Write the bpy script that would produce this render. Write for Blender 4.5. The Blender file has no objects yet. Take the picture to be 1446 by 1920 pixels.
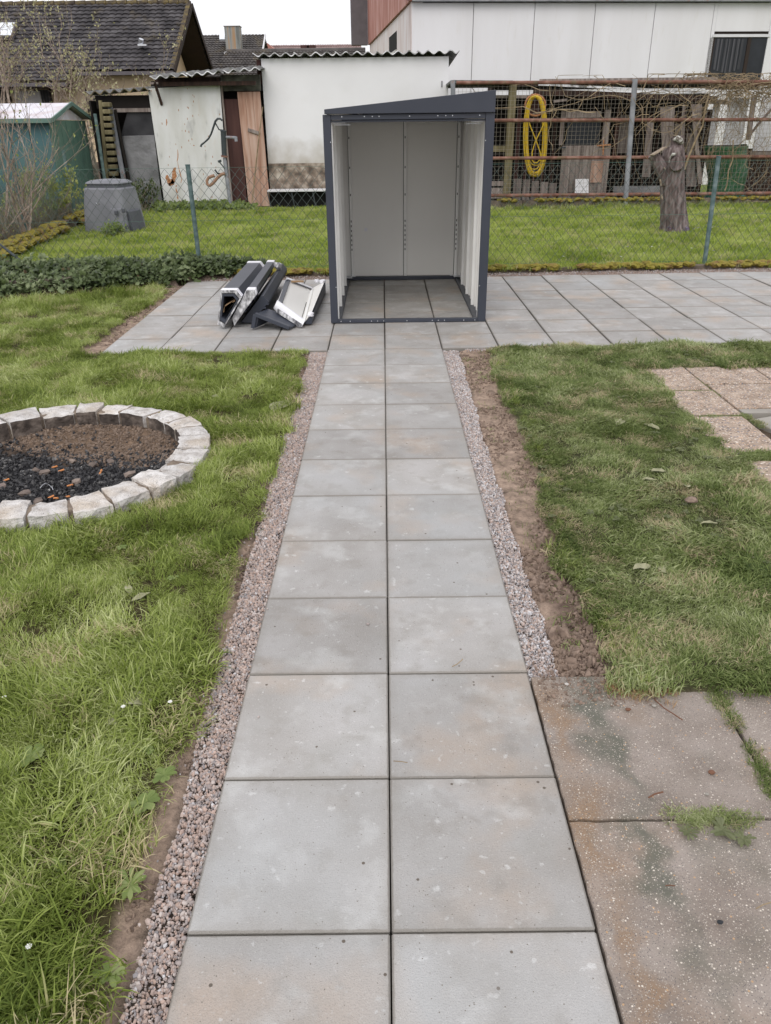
import bpy, bmesh, math, random
import numpy as np
from mathutils import Vector, Matrix, Euler

# ------------------------------------------------------------------ camera, world, sun, exposure
S = bpy.context.scene
FPX, TH, RO, PS, CAMH, CAMX = 1465.0, .4612, .0116, -.0019, 1.7626, .001
Fv = Vector((math.sin(PS)*math.cos(TH), math.cos(PS)*math.cos(TH), -math.sin(TH)))
R0 = Vector((math.cos(PS), -math.sin(PS), 0)); U0 = R0.cross(Fv)
Rv = R0*math.cos(RO) - U0*math.sin(RO); Uv = U0*math.cos(RO) + R0*math.sin(RO)
cd = bpy.data.cameras.new('camera'); cam = bpy.data.objects.new('camera', cd)
S.collection.objects.link(cam)
cd.sensor_fit = 'HORIZONTAL'; cd.sensor_width = 36; cd.lens = FPX/1446*36
cd.clip_start = .05; cd.clip_end = 2000
M3 = Matrix((Rv, Uv, -Fv)).transposed().to_4x4(); M3.translation = (CAMX, 0, CAMH)
cam.matrix_world = M3
S.camera = cam
SUN_EL, SUN_AZ = math.radians(46), math.radians(192)   # azimuth: where the sun stands (0 = +Y)
w = bpy.data.worlds.new("World"); S.world = w; w.use_nodes = True
nt = w.node_tree; nt.nodes.clear()
out = nt.nodes.new('ShaderNodeOutputWorld'); bg = nt.nodes.new('ShaderNodeBackground')
sky = nt.nodes.new('ShaderNodeTexSky'); sky.sky_type = 'NISHITA'; sky.sun_disc = False
sky.sun_elevation = SUN_EL; sky.sun_rotation = SUN_AZ; sky.air_density = 1; sky.dust_density = 3
tc = nt.nodes.new('ShaderNodeTexCoord'); nz = nt.nodes.new('ShaderNodeTexNoise')
nz.inputs['Scale'].default_value = 2.2; nz.inputs['Detail'].default_value = 5
cr = nt.nodes.new('ShaderNodeValToRGB')
cr.color_ramp.elements[0].position = .32; cr.color_ramp.elements[0].color = (.80, .80, .80, 1)
cr.color_ramp.elements[1].position = .62; cr.color_ramp.elements[1].color = (1, 1, 1, 1)
mx = nt.nodes.new('ShaderNodeMix'); mx.data_type = 'RGBA'
mx.inputs[7].default_value = (10.6, 10.5, 10.9, 1)          # the cloud sheet, before the 0.1 strength
nt.links.new(tc.outputs['Generated'], nz.inputs['Vector']); nt.links.new(nz.outputs[0], cr.inputs[0])
nt.links.new(cr.outputs[0], mx.inputs[0]); nt.links.new(sky.outputs[0], mx.inputs[6])
nt.links.new(mx.outputs[2], bg.inputs[0]); bg.inputs[1].default_value = .1
nt.links.new(bg.outputs[0], out.inputs[0])
sd = bpy.data.lights.new('sun', 'SUN'); sd.energy = 1.15; sd.angle = math.radians(40); sd.color = (1, .96, .9)
sun = bpy.data.objects.new('sun', sd); S.collection.objects.link(sun)
sdir = Vector((math.sin(SUN_AZ)*math.cos(SUN_EL), math.cos(SUN_AZ)*math.cos(SUN_EL), math.sin(SUN_EL)))
sun.rotation_euler = sdir.to_track_quat('Z', 'Y').to_euler(); sun.location = sdir*30
S.view_settings.view_transform = 'Standard'; S.view_settings.look = 'None'
S.view_settings.exposure = .18; S.view_settings.gamma = 1; S.view_settings.use_curve_mapping = False
S.cycles.max_bounces = 8; S.cycles.transparent_max_bounces = 12

rnd = random.Random(7); rng = np.random.default_rng(7)

def ray(u, v): return Fv + Rv*((u-723)/FPX) + Uv*((960-v)/FPX)
def at(u, v, Y):                       # point of the place seen at (u, v), Y metres ahead
    d = ray(u, v); return Vector((CAMX, 0, CAMH)) + d*(Y/d.y)
def gp(u, v, z=0.0):
    d = ray(u, v); return Vector((CAMX, 0, CAMH)) + d*((z-CAMH)/d.z)

# ------------------------------------------------------------------ noise
def _h(i, j, s):
    n = (i.astype(np.int64)*374761393 + j.astype(np.int64)*668265263 + s*1442695041) & 0x7fffffff
    n = ((n ^ (n >> 13))*1274126177) & 0x7fffffff
    return ((n ^ (n >> 16)) & 0xffff)/65535.0
def vnoise(x, y, s=0):
    x = np.asarray(x, float); y = np.asarray(y, float)
    i = np.floor(x); j = np.floor(y); fx = x-i; fy = y-j
    fx = fx*fx*(3-2*fx); fy = fy*fy*(3-2*fy)
    a = _h(i, j, s); b = _h(i+1, j, s); c = _h(i, j+1, s); d = _h(i+1, j+1, s)
    return (a*(1-fx)+b*fx)*(1-fy) + (c*(1-fx)+d*fx)*fy
def fbm(x, y, s=0, o=4):
    t = 0; a = .5; n = 0
    for k in range(o):
        t = t + a*vnoise(x*2**k, y*2**k, s+k*17); n += a; a *= .5
    return t/n
def sstep(a, b, x): t = np.clip((x-a)/(b-a), 0, 1); return t*t*(3-2*t)
def tilt(x, y): return .006*x*sstep(6.1, 6.75, y)      # the site rises very slightly to the right beyond the patio edge

# ------------------------------------------------------------------ materials
def mat(name, stops, scale=4, rough=.8, bump=0, bscale=60, spec=.3, metal=0, stretch=(1, 1, 1), detail=6,
        objrand=0, speck=None, stain=None, lum=1, blotch=None, transl=0, band=None, band2=None, edge=None, zfade=None):
    """stops: list of (pos, rgb) driven by noise on world position"""
    m = bpy.data.materials.new(name); m.use_nodes = True; n = m.node_tree; L = n.links
    bs = n.nodes['Principled BSDF']; geo = n.nodes.new('ShaderNodeNewGeometry')
    mp = n.nodes.new('ShaderNodeMapping'); mp.inputs['Scale'].default_value = stretch
    L.new(geo.outputs['Position'], mp.inputs['Vector'])
    def noise(sc, det=detail, off=0):
        t = n.nodes.new('ShaderNodeTexNoise'); t.inputs['Scale'].default_value = sc; t.inputs['Detail'].default_value = det
        if off:
            q = n.nodes.new('ShaderNodeVectorMath'); q.operation = 'ADD'; q.inputs[1].default_value = (off, off*1.7, off*.3)
            L.new(mp.outputs[0], q.inputs[0]); L.new(q.outputs[0], t.inputs['Vector'])
        else: L.new(mp.outputs[0], t.inputs['Vector'])
        return t.outputs[0]
    def ramp(src, st):
        c = n.nodes.new('ShaderNodeValToRGB'); e = c.color_ramp.elements
        while len(e) > 1: e.remove(e[-1])
        e[0].position = st[0][0]; e[0].color = (*[v*lum for v in st[0][1]], 1)
        for p, k in st[1:]:
            x = e.new(p); x.color = (*[v*lum for v in k], 1)
        L.new(src, c.inputs[0]); return c.outputs[0]
    def mixc(f, a, b):
        k = n.nodes.new('ShaderNodeMix'); k.data_type = 'RGBA'
        if isinstance(f, float): k.inputs[0].default_value = f
        else: L.new(f, k.inputs[0])
        L.new(a, k.inputs[6])
        if isinstance(b, tuple): k.inputs[7].default_value = (*b, 1)
        else: L.new(b, k.inputs[7])
        return k.outputs[2]
    def thresh(src, a, b, top=1.0):
        k = n.nodes.new('ShaderNodeMapRange'); k.inputs[1].default_value = a; k.inputs[2].default_value = b
        k.inputs[4].default_value = top; k.clamp = True; L.new(src, k.inputs[0]); return k.outputs[0]
    col = ramp(noise(scale), stops)
    for (sc, a, b, top, c) in (blotch or []):            # soft blotches of another colour
        col = mixc(thresh(noise(sc, 5, sc*3.1), a, b, top), col, c)
    if edge:                                              # grime along the rim of each slab
        tcn = n.nodes.new('ShaderNodeTexCoord'); sx = n.nodes.new('ShaderNodeSeparateXYZ'); L.new(tcn.outputs['Generated'], sx.inputs[0])
        ms_ = []
        for i_ in (0, 1):
            a_ = n.nodes.new('ShaderNodeMath'); a_.operation = 'SUBTRACT'; a_.inputs[1].default_value = .5; L.new(sx.outputs[i_], a_.inputs[0])
            b_ = n.nodes.new('ShaderNodeMath'); b_.operation = 'ABSOLUTE'; L.new(a_.outputs[0], b_.inputs[0]); ms_.append(b_.outputs[0])
        mxm = n.nodes.new('ShaderNodeMath'); mxm.operation = 'MAXIMUM'; L.new(ms_[0], mxm.inputs[0]); L.new(ms_[1], mxm.inputs[1])
        wb = n.nodes.new('ShaderNodeMath'); wb.operation = 'MULTIPLY_ADD'; L.new(noise(35, 4, 2), wb.inputs[0]); wb.inputs[1].default_value = .016; L.new(mxm.outputs[0], wb.inputs[2])
        col = mixc(thresh(wb.outputs[0], edge[1]+.004, edge[1]+.010, edge[2]), col, edge[0])
        col = mixc(thresh(wb.outputs[0], .44, .50, .25), col, (.26, .24, .21))
    if zfade:                                             # dirt splashed and soaked up from the ground
        sz = n.nodes.new('ShaderNodeSeparateXYZ'); L.new(geo.outputs['Position'], sz.inputs[0])
        wz = n.nodes.new('ShaderNodeMath'); wz.operation = 'MULTIPLY_ADD'; L.new(noise(3.5, 7, 1), wz.inputs[0]); wz.inputs[1].default_value = zfade[3]; L.new(sz.outputs[2], wz.inputs[2])
        col = mixc(thresh(wz.outputs[0], zfade[0], zfade[1], .85), col, zfade[2])
    for bd in (band2, band):                              # an irregular stain running along y at a given x
        if not bd: continue
        sp = n.nodes.new('ShaderNodeSeparateXYZ'); L.new(geo.outputs['Position'], sp.inputs[0])
        def mth(op, p, q):
            k = n.nodes.new('ShaderNodeMath'); k.operation = op
            for i_, z_ in enumerate((p, q)):
                if isinstance(z_, float): k.inputs[i_].default_value = z_
                elif z_ is not None: L.new(z_, k.inputs[i_])
            return k.outputs[0]
        wob = mth('MULTIPLY', mth('SUBTRACT', noise(9.0, 12, bd[0]*9), .5), .30)
        dist = mth('ABSOLUTE', mth('SUBTRACT', mth('ADD', sp.outputs[0], wob), bd[0]), None)
        f1 = thresh(dist, bd[1], bd[1]*.25, .85); f2 = thresh(noise(3.4, 4, bd[0]*5), .42, .58)
        col = mixc(mth('MULTIPLY', f1, f2), col, bd[2])
    for (sc, a, b, c) in (speck or []):                   # small sharp specks
        v = n.nodes.new('ShaderNodeTexVoronoi'); v.inputs['Scale'].default_value = sc; L.new(mp.outputs[0], v.inputs['Vector'])
        sep = n.nodes.new('ShaderNodeSeparateColor'); L.new(v.outputs['Color'], sep.inputs[0])
        d = thresh(v.outputs['Distance'], .38, .28)
        r = thresh(sep.outputs[0], a, b)
        q = n.nodes.new('ShaderNodeMath'); q.operation = 'MULTIPLY'; L.new(d, q.inputs[0]); L.new(r, q.inputs[1])
        col = mixc(q.outputs[0], col, c)
    if objrand:
        oi = n.nodes.new('ShaderNodeObjectInfo'); mr = n.nodes.new('ShaderNodeMapRange')
        mr.inputs[3].default_value = 1-objrand; mr.inputs[4].default_value = 1+objrand; L.new(oi.outputs['Random'], mr.inputs[0])
        hs = n.nodes.new('ShaderNodeHueSaturation'); L.new(mr.outputs[0], hs.inputs['Value']); L.new(col, hs.inputs['Color']); col = hs.outputs[0]
    L.new(col, bs.inputs['Base Color'])
    bs.inputs['Roughness'].default_value = rough; bs.inputs['Specular IOR Level'].default_value = spec; bs.inputs['Metallic'].default_value = metal
    if bump:
        b = n.nodes.new('ShaderNodeBump'); b.inputs['Strength'].default_value = 1; b.inputs['Distance'].default_value = bump
        L.new(noise(bscale, 8, 3), b.inputs['Height']); L.new(b.outputs[0], bs.inputs['Normal'])
    if transl:
        tr = n.nodes.new('ShaderNodeBsdfTranslucent'); L.new(col, tr.inputs[0]); ms = n.nodes.new('ShaderNodeMixShader')
        ms.inputs[0].default_value = transl; o = [q for q in n.nodes if q.type == 'OUTPUT_MATERIAL'][0]
        L.new(bs.outputs[0], ms.inputs[1]); L.new(tr.outputs[0], ms.inputs[2]); L.new(ms.outputs[0], o.inputs[0])
    return m
def flat(name, c, rough=.6, var=.12, **k):
    a = tuple(v*(1-var) for v in c); b = tuple(min(1, v*(1+var)) for v in c)
    return mat(name, [(.3, a), (.7, b)], rough=rough, **k)

def blade_mat(name, cols, dry, patch=1.3, rough=.55, transl=.35):
    """grass / leaf colour: per-blade random attribute mixed with patches over the lawn"""
    m = bpy.data.materials.new(name); m.use_nodes = True; n = m.node_tree; L = n.links
    bs = n.nodes['Principled BSDF']; at_ = n.nodes.new('ShaderNodeAttribute'); at_.attribute_name = 'rnd'
    geo = n.nodes.new('ShaderNodeNewGeometry'); nz = n.nodes.new('ShaderNodeTexNoise'); nz.inputs['Scale'].default_value = patch; nz.inputs['Detail'].default_value = 4
    L.new(geo.outputs['Position'], nz.inputs['Vector'])
    oi = n.nodes.new('ShaderNodeObjectInfo')
    ad = n.nodes.new('ShaderNodeMath'); ad.operation = 'MULTIPLY_ADD'; ad.inputs[1].default_value = .5
    mr = n.nodes.new('ShaderNodeMapRange'); mr.inputs[1].default_value = .3; mr.inputs[2].default_value = .7
    mr.inputs[3].default_value = 0; mr.inputs[4].default_value = .5
    L.new(nz.outputs[0], mr.inputs[0]); L.new(at_.outputs['Fac'], ad.inputs[0]); L.new(mr.outputs[0], ad.inputs[2])
    c = n.nodes.new('ShaderNodeValToRGB'); e = c.color_ramp.elements
    while len(e) > 1: e.remove(e[-1])
    e[0].color = (*cols[0], 1); e[0].position = 0
    for i, k in enumerate(cols[1:], 1):
        x = e.new(i/(len(cols)-1)*.9); x.color = (*k, 1)
    L.new(ad.outputs[0], c.inputs[0])
    # straw coloured blades
    a2 = n.nodes.new('ShaderNodeAttribute'); a2.attribute_name = 'dry'
    nz2 = n.nodes.new('ShaderNodeTexNoise'); nz2.inputs['Scale'].default_value = patch*2.3; nz2.inputs['Detail'].default_value = 5
    ad2 = n.nodes.new('ShaderNodeVectorMath'); ad2.operation = 'ADD'; ad2.inputs[1].default_value = (7, 3, 0)
    L.new(geo.outputs['Position'], ad2.inputs[0]); L.new(ad2.outputs[0], nz2.inputs['Vector'])
    m1 = n.nodes.new('ShaderNodeMath'); m1.operation = 'MULTIPLY_ADD'; m1.inputs[1].default_value = 1.5; L.new(nz2.outputs[0], m1.inputs[0]); L.new(a2.outputs['Fac'], m1.inputs[2])
    t = n.nodes.new('ShaderNodeMapRange'); t.inputs[1].default_value = dry[1]; t.inputs[2].default_value = dry[1]+.12; L.new(m1.outputs[0], t.inputs[0])
    mx = n.nodes.new('ShaderNodeMix'); mx.data_type = 'RGBA'; L.new(t.outputs[0], mx.inputs[0]); L.new(c.outputs[0], mx.inputs[6]); mx.inputs[7].default_value = (*dry[0], 1)
    L.new(mx.outputs[2], bs.inputs['Base Color']); bs.inputs['Roughness'].default_value = rough; bs.inputs['Specular IOR Level'].default_value = .25
    tr = n.nodes.new('ShaderNodeBsdfTranslucent'); L.new(mx.outputs[2], tr.inputs[0]); ms = n.nodes.new('ShaderNodeMixShader'); ms.inputs[0].default_value = transl
    o = [q for q in n.nodes if q.type == 'OUTPUT_MATERIAL'][0]
    L.new(bs.outputs[0], ms.inputs[1]); L.new(tr.outputs[0], ms.inputs[2]); L.new(ms.outputs[0], o.inputs[0])
    return m

MT = {}
MT['slab'] = mat('new_slab_concrete', [(.3, (.30, .285, .268)), (.5, (.348, .335, .321)), (.72, (.40, .388, .38))], scale=3.4, rough=.55, spec=.42, bump=.003, bscale=230, objrand=.11, edge=((.19, .175, .155), .490, .7),
    blotch=[(2.7, .52, .68, .62, (.41, .325, .255)), (19, .665, .72, .6, (.60, .60, .59)), (45, .67, .71, .5, (.58, .58, .57)), (6, .55, .68, .5, (.50, .50, .49)), (11, .55, .68, .45, (.26, .24, .215)), (1.2, .5, .7, .4, (.42, .445, .46)), (300, .58, .70, .5, (.2, .19, .175)), (140, .60, .68, .35, (.5, .49, .47)), (3.1, .60, .72, .35, (.30, .26, .22)), (5, .60, .75, .25, (.25, .25, .22))],
    speck=[(190, .982, .986, (.17, .155, .13)), (70, .996, .997, (.12, .10, .08))])
MT['joint'] = flat('joint_dirt', (.05, .045, .04), .95)
MT['oldslab'] = mat('old_aggregate_concrete', [(.3, (.20, .165, .14)), (.5, (.27, .23, .20)), (.7, (.34, .295, .265))], scale=5.2, rough=.85, bump=.004, bscale=150, objrand=.05,
    blotch=[(2.6, .52, .68, .6, (.27, .195, .14)), (3.2, .58, .70, .5, (.14, .14, .11))], band=(.685, .085, (.11, .115, .09)), band2=(.55, .06, (.26, .18, .12)),
    speck=[(230, .55, .57, (.36, .32, .28)), (190, .84, .86, (.52, .47, .41)), (260, .75, .77, (.12, .11, .11)), (140, .965, .97, (.66, .60, .52)), (120, .965, .97, (.45, .30, .18))])
MT['washed'] = mat('washed_pebble_concrete', [(.3, (.26, .20, .155)), (.5, (.36, .28, .22)), (.7, (.46, .37, .30))], scale=9, rough=.8, bump=.012, bscale=60,
    blotch=[(5, .56, .7, .4, (.2, .16, .12))],
    speck=[(62, .45, .47, (.62, .53, .45)), (50, .66, .68, (.20, .20, .23)), (70, .78, .80, (.66, .44, .31)), (44, .84, .86, (.12, .09, .08)), (52, .9, .92, (.75, .68, .6))])
MT['kerbgrey'] = flat('plain_kerb_concrete', (.30, .28, .25), .85, bump=.002, bscale=150)
MT['granite'] = mat('granite', [(.3, (.36, .33, .305)), (.5, (.52, .50, .48)), (.7, (.64, .625, .615))], scale=14, rough=.85, bump=.014, bscale=38, objrand=.13,
    blotch=[(5, .50, .68, .55, (.42, .345, .26)), (22, .60, .68, .5, (.22, .205, .19)), (3, .6, .7, .4, (.25, .22, .19))], speck=[(160, .8, .82, (.16, .15, .15)), (230, .75, .77, (.75, .73, .7))])
MT['soot'] = mat('sooty_granite', [(.3, (.03, .025, .022)), (.5, (.085, .068, .058)), (.7, (.2, .165, .14))], scale=11, rough=.9, bump=.025, bscale=22)
MT['mortar'] = mat('sand_mortar', [(.3, (.13, .10, .08)), (.7, (.27, .22, .17))], scale=25, rough=.95, bump=.006, bscale=60)
MT['coal'] = mat('charcoal', [(.35, (.012, .012, .014)), (.55, (.035, .035, .038)), (.7, (.16, .155, .15))], scale=30, rough=.6, bump=.01, bscale=60, spec=.4)
MT['rock'] = mat('field_rock', [(.3, (.12, .095, .085)), (.7, (.28, .225, .19))], scale=12, rough=.8, bump=.004, bscale=60, objrand=.3)
MT['butt'] = flat('orange_filter', (.62, .26, .10), .7)
MT['anth'] = mat('anthracite_paint', [(.3, (.034, .040, .056)), (.7, (.046, .052, .070))], scale=2, rough=.42, spec=.45)
MT['inner'] = mat('light_grey_sheet', [(.3, (.83, .82, .785)), (.7, (.87, .86, .83))], scale=1.2, rough=.38, spec=.45)
MT['flange'] = flat('light_grey_flange', (.88, .88, .86), .35, .05, spec=.5)
MT['zinc'] = mat('galvanised', [(.3, (.5, .52, .55)), (.7, (.72, .74, .77))], scale=60, rough=.3, metal=.8)
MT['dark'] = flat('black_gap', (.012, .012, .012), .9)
MT['foam'] = flat('white_foam_wrap', (.80, .80, .84), .5, .05, bump=.002, bscale=90)
MT['film'] = mat('crumpled_film', [(.35, (.10, .10, .11)), (.5, (.30, .30, .31)), (.66, (.72, .72, .74))], scale=28, rough=.22, bump=.02, bscale=30, spec=.6, stretch=(1, 1, .5))
MT['card'] = flat('brown_card', (.36, .24, .14), .9)
MT['postgreen'] = mat('green_fence_paint', [(.3, (.055, .095, .09)), (.55, (.11, .165, .165)), (.75, (.2, .25, .25))], scale=14, rough=.55, bump=.001, bscale=90, blotch=[(20, .62, .7, .5, (.10, .11, .05))])
MT['wiregreen'] = flat('green_wire', (.09, .16, .13), .5, .3)
MT['wiregrey'] = flat('galvanised_wire', (.085, .11, .10), .5, .3)
MT['rustpipe'] = mat('rusty_pipe', [(.3, (.11, .055, .04)), (.5, (.20, .095, .07)), (.72, (.28, .17, .135))], scale=7, rough=.8, bump=.002, bscale=80, blotch=[(5, .55, .65, .6, (.13, .12, .07))])
MT['greypipe'] = mat('grey_post', [(.35, (.20, .21, .23)), (.7, (.32, .33, .36))], scale=5, rough=.6, blotch=[(6, .6, .7, .6, (.28, .12, .08))])
MT['moss'] = mat('moss', [(.3, (.13, .10, .03)), (.5, (.27, .235, .04)), (.7, (.20, .12, .06))], scale=7, rough=.95, bump=.02, bscale=60)
MT['kerbdark'] = mat('weathered_kerb', [(.3, (.07, .055, .045)), (.7, (.17, .14, .11))], scale=9, rough=.95, bump=.008, bscale=40)
MT['whitewall'] = mat('white_render', [(.3, (.72, .72, .74)), (.7, (.80, .80, .825))], scale=.8, rough=.9, bump=.002, bscale=60, zfade=(1.85, 1.25, (.40, .36, .30), .7), blotch=[(1.3, .55, .75, .15, (.55, .53, .47))])
MT['dirtywall'] = mat('dirty_wall_foot', [(.35, (.10, .08, .065)), (.5, (.24, .19, .15)), (.7, (.5, .45, .38))], scale=5, rough=.95, bump=.01, bscale=20)
MT['stainwall'] = mat('stained_render', [(.32, (.38, .36, .32)), (.52, (.60, .59, .56)), (.68, (.72, .72, .72))], scale=3.5, rough=.95)
MT['housepanel'] = mat('white_panel', [(.3, (.68, .675, .685)), (.7, (.755, .755, .775))], scale=.5, stretch=(3, 3, .6), rough=.75, blotch=[(3, .6, .75, .2, (.58, .56, .5))])
MT['sidewall'] = mat('side_wall', [(.3, (.62, .52, .49)), (.5, (.74, .68, .67)), (.7, (.78, .75, .76))], scale=1.2, stretch=(3, 3, .5), rough=.9)
MT['redclad'] = mat('red_cladding', [(.3, (.36, .15, .12)), (.55, (.48, .25, .21)), (.75, (.6, .42, .39))], scale=1.4, stretch=(2, 2, .5), rough=.85)
MT['beige'] = mat('beige_render', [(.3, (.70, .55, .37)), (.7, (.78, .64, .46))], scale=.7, rough=.95)
MT['tile'] = mat('dark_roof_tile', [(.3, (.03, .029, .032)), (.5, (.062, .058, .062)), (.72, (.12, .115, .12))], scale=1.8, rough=.9, bump=.01, bscale=12,
    blotch=[(1.2, .58, .72, .4, (.13, .10, .04)), (30, .68, .72, .6, (.3, .27, .2))])
MT['mossridge'] = mat('moss_on_tile', [(.3, (.05, .04, .035)), (.5, (.10, .08, .05)), (.7, (.18, .14, .055))], scale=6, rough=.95, bump=.02, bscale=20)
MT['tile2'] = mat('grey_roof_tile', [(.3, (.06, .055, .055)), (.7, (.13, .12, .115))], scale=2, rough=.9, blotch=[(1.5, .55, .65, .4, (.18, .15, .10))])
MT['tile3'] = mat('faded_red_tile', [(.3, (.22, .15, .14)), (.7, (.30, .22, .21))], scale=2, rough=.9)
MT['brownboard'] = flat('brown_board', (.035, .025, .02), .8)
MT['darkverge'] = flat('grey_verge', (.13, .12, .13), .8)
MT['glassdark'] = flat('dark_glass', (.022, .025, .03), .35, .2, spec=.3)
MT['curtain'] = mat('net_curtain', [(.4, (.04, .042, .046)), (.6, (.09, .09, .10))], scale=10, stretch=(2.5, 2.5, .02), rough=.9)
MT['skylight'] = flat('skylight_glass', (.75, .8, .85), .1, .03, spec=.8)
MT['chimney'] = mat('chimney_sheet', [(.35, (.12, .13, .12)), (.5, (.3, .31, .29)), (.66, (.42, .22, .08))], scale=3, stretch=(1.5, 1.5, .1), rough=.6)
MT['corr'] = mat('fibre_cement_sheet', [(.3, (.10, .10, .10)), (.7, (.22, .22, .22))], scale=5, rough=.9, blotch=[(4, .5, .65, .6, (.07, .08, .03))])
MT['corrwhite'] = mat('pale_sheet_edge', [(.38, (.16, .16, .15)), (.5, (.6, .6, .62)), (.62, (.85, .85, .88))], scale=5, rough=.5)
MT['rustwhite'] = mat('rust_stained_white_sheet', [(.3, (.56, .56, .52)), (.7, (.72, .73, .73))], scale=2.2, rough=.7, stretch=(1.5, 1, .5),
    blotch=[(3.5, .62, .74, .45, (.12, .12, .12)), (2.6, .62, .8, .35, (.55, .42, .30))], speck=[(26, .955, .96, (.36, .17, .07))])
MT['rust'] = mat('rust_patch', [(.35, (.34, .13, .05)), (.6, (.50, .26, .13)), (.72, (.62, .50, .40))], scale=30, rough=.9)
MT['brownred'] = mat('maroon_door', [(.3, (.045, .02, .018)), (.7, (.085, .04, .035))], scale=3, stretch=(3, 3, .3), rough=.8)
MT['pinkwood'] = mat('bleached_pink_board', [(.3, (.30, .16, .11)), (.5, (.46, .29, .22)), (.7, (.55, .40, .33))], scale=3, stretch=(4, 4, .35), rough=.85, blotch=[(2.5, .6, .72, .5, (.3, .12, .06))])
MT['greywood'] = mat('weathered_wood', [(.3, (.14, .11, .10)), (.5, (.25, .21, .19)), (.7, (.36, .315, .29))], scale=4, stretch=(5, 5, .4), rough=.9, objrand=.2, bump=.003, bscale=30)
MT['mosswood'] = mat('mossy_timber', [(.3, (.12, .10, .055)), (.7, (.24, .21, .12))], scale=5, stretch=(3, 3, .5), rough=.95)
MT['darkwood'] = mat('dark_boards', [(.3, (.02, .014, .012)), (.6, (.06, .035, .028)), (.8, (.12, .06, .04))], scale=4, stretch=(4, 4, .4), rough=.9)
MT['greysheet'] = mat('dented_grey_sheet', [(.3, (.14, .14, .145)), (.7, (.32, .32, .33))], scale=2.2, rough=.4, metal=.35, bump=.03, bscale=3)
MT['blacksheet'] = mat('black_sheet', [(.3, (.015, .015, .018)), (.7, (.05, .05, .055))], scale=2.5, rough=.5)
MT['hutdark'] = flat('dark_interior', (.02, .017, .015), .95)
MT['concrete'] = mat('sooty_lintel', [(.3, (.04, .038, .035)), (.6, (.12, .12, .10)), (.8, (.25, .26, .22))], scale=5, rough=.95)
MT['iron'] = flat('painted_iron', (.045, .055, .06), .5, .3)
MT['teal'] = mat('teal_sheet', [(.3, (.05, .115, .125)), (.7, (.08, .165, .175))], scale=1.4, rough=.55)
MT['tealgable'] = mat('teal_green_sheet', [(.3, (.08, .155, .125)), (.7, (.13, .22, .17))], scale=2, rough=.55)
MT['shedroof'] = mat('pale_metal_roof', [(.3, (.5, .42, .42)), (.6, (.66, .66, .72))], scale=2.5, rough=.45)
MT['trimgreen'] = flat('grey_green_trim', (.12, .2, .17), .6)
MT['binplastic'] = mat('grey_plastic', [(.3, (.16, .165, .185)), (.7, (.225, .23, .255))], scale=3, rough=.55, blotch=[(3, .6, .75, .4, (.2, .2, .2))])
MT['bindark'] = flat('dark_grey_plastic', (.085, .09, .105), .5)
MT['barrel'] = mat('green_plastic', [(.3, (.03, .10, .045)), (.7, (.05, .15, .07))], scale=3, rough=.45)
MT['tealplastic'] = flat('teal_plastic', (.03, .16, .14), .5)
MT['hose'] = mat('yellow_hose', [(.3, (.55, .36, .02)), (.7, (.72, .52, .04))], scale=20, rough=.45)
MT['hosebrown'] = flat('brown_hose', (.30, .18, .12), .6)
MT['bark'] = mat('bark', [(.3, (.06, .045, .043)), (.5, (.15, .115, .11)), (.7, (.28, .235, .23))], scale=9, stretch=(2.5, 2.5, .5), rough=.95, bump=.02, bscale=22,
    blotch=[(7, .62, .7, .5, (.25, .24, .2))])
MT['cutwood'] = mat('cut_wood', [(.3, (.16, .12, .09)), (.7, (.40, .33, .25))], scale=16, rough=.9)
MT['lichen'] = mat('pale_lichen', [(.4, (.16, .14, .12)), (.6, (.50, .50, .46))], scale=22, rough=.95)
MT['twig'] = mat('twig_bark', [(.3, (.20, .15, .12)), (.7, (.42, .35, .29))], scale=8, rough=.9)
MT['vine'] = mat('tan_vine', [(.3, (.16, .12, .07)), (.7, (.36, .28, .18))], scale=8, rough=.9)
MT['whitepanel'] = flat('white_board', (.66, .66, .68), .6, .08)
MT['stick'] = flat('brown_stick', (.16, .08, .05), .85)
MT['deadleaf'] = mat('dead_leaf', [(.3, (.22, .22, .13)), (.7, (.36, .35, .23))], scale=25, rough=.8)
MT['petal'] = flat('white_petal', (.8, .8, .78), .7)
MT['purple'] = flat('violet_petal', (.14, .10, .45), .7)
MT['farwhite'] = flat('far_white_wall', (.72, .73, .75), .9)
MT['gravel'] = None

# ------------------------------------------------------------------ object helpers
COL = S.collection
WLOC = {}
def reg(o, loc): WLOC[o.name] = Vector(loc); return o
def tag(o, label=None, cat=None, group=None, kind=None):
    if label: o['label'] = label
    if cat: o['category'] = cat
    if group: o['group'] = group
    if kind: o['kind'] = kind
    return o
def thing(name, loc, label, cat, group=None):
    o = bpy.data.objects.new(name, None); COL.objects.link(o); o.location = loc; o.empty_display_size = .1
    reg(o, loc); return tag(o, label, cat, group)
def link(name, me, parent=None, loc=None):
    o = bpy.data.objects.new(name, me); COL.objects.link(o)
    L = Vector(loc) if loc is not None else (WLOC[parent.name] if parent else Vector((0, 0, 0)))
    o.location = L - (WLOC[parent.name] if parent else Vector((0, 0, 0)))
    if parent: o.parent = parent
    reg(o, L); return o

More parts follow.
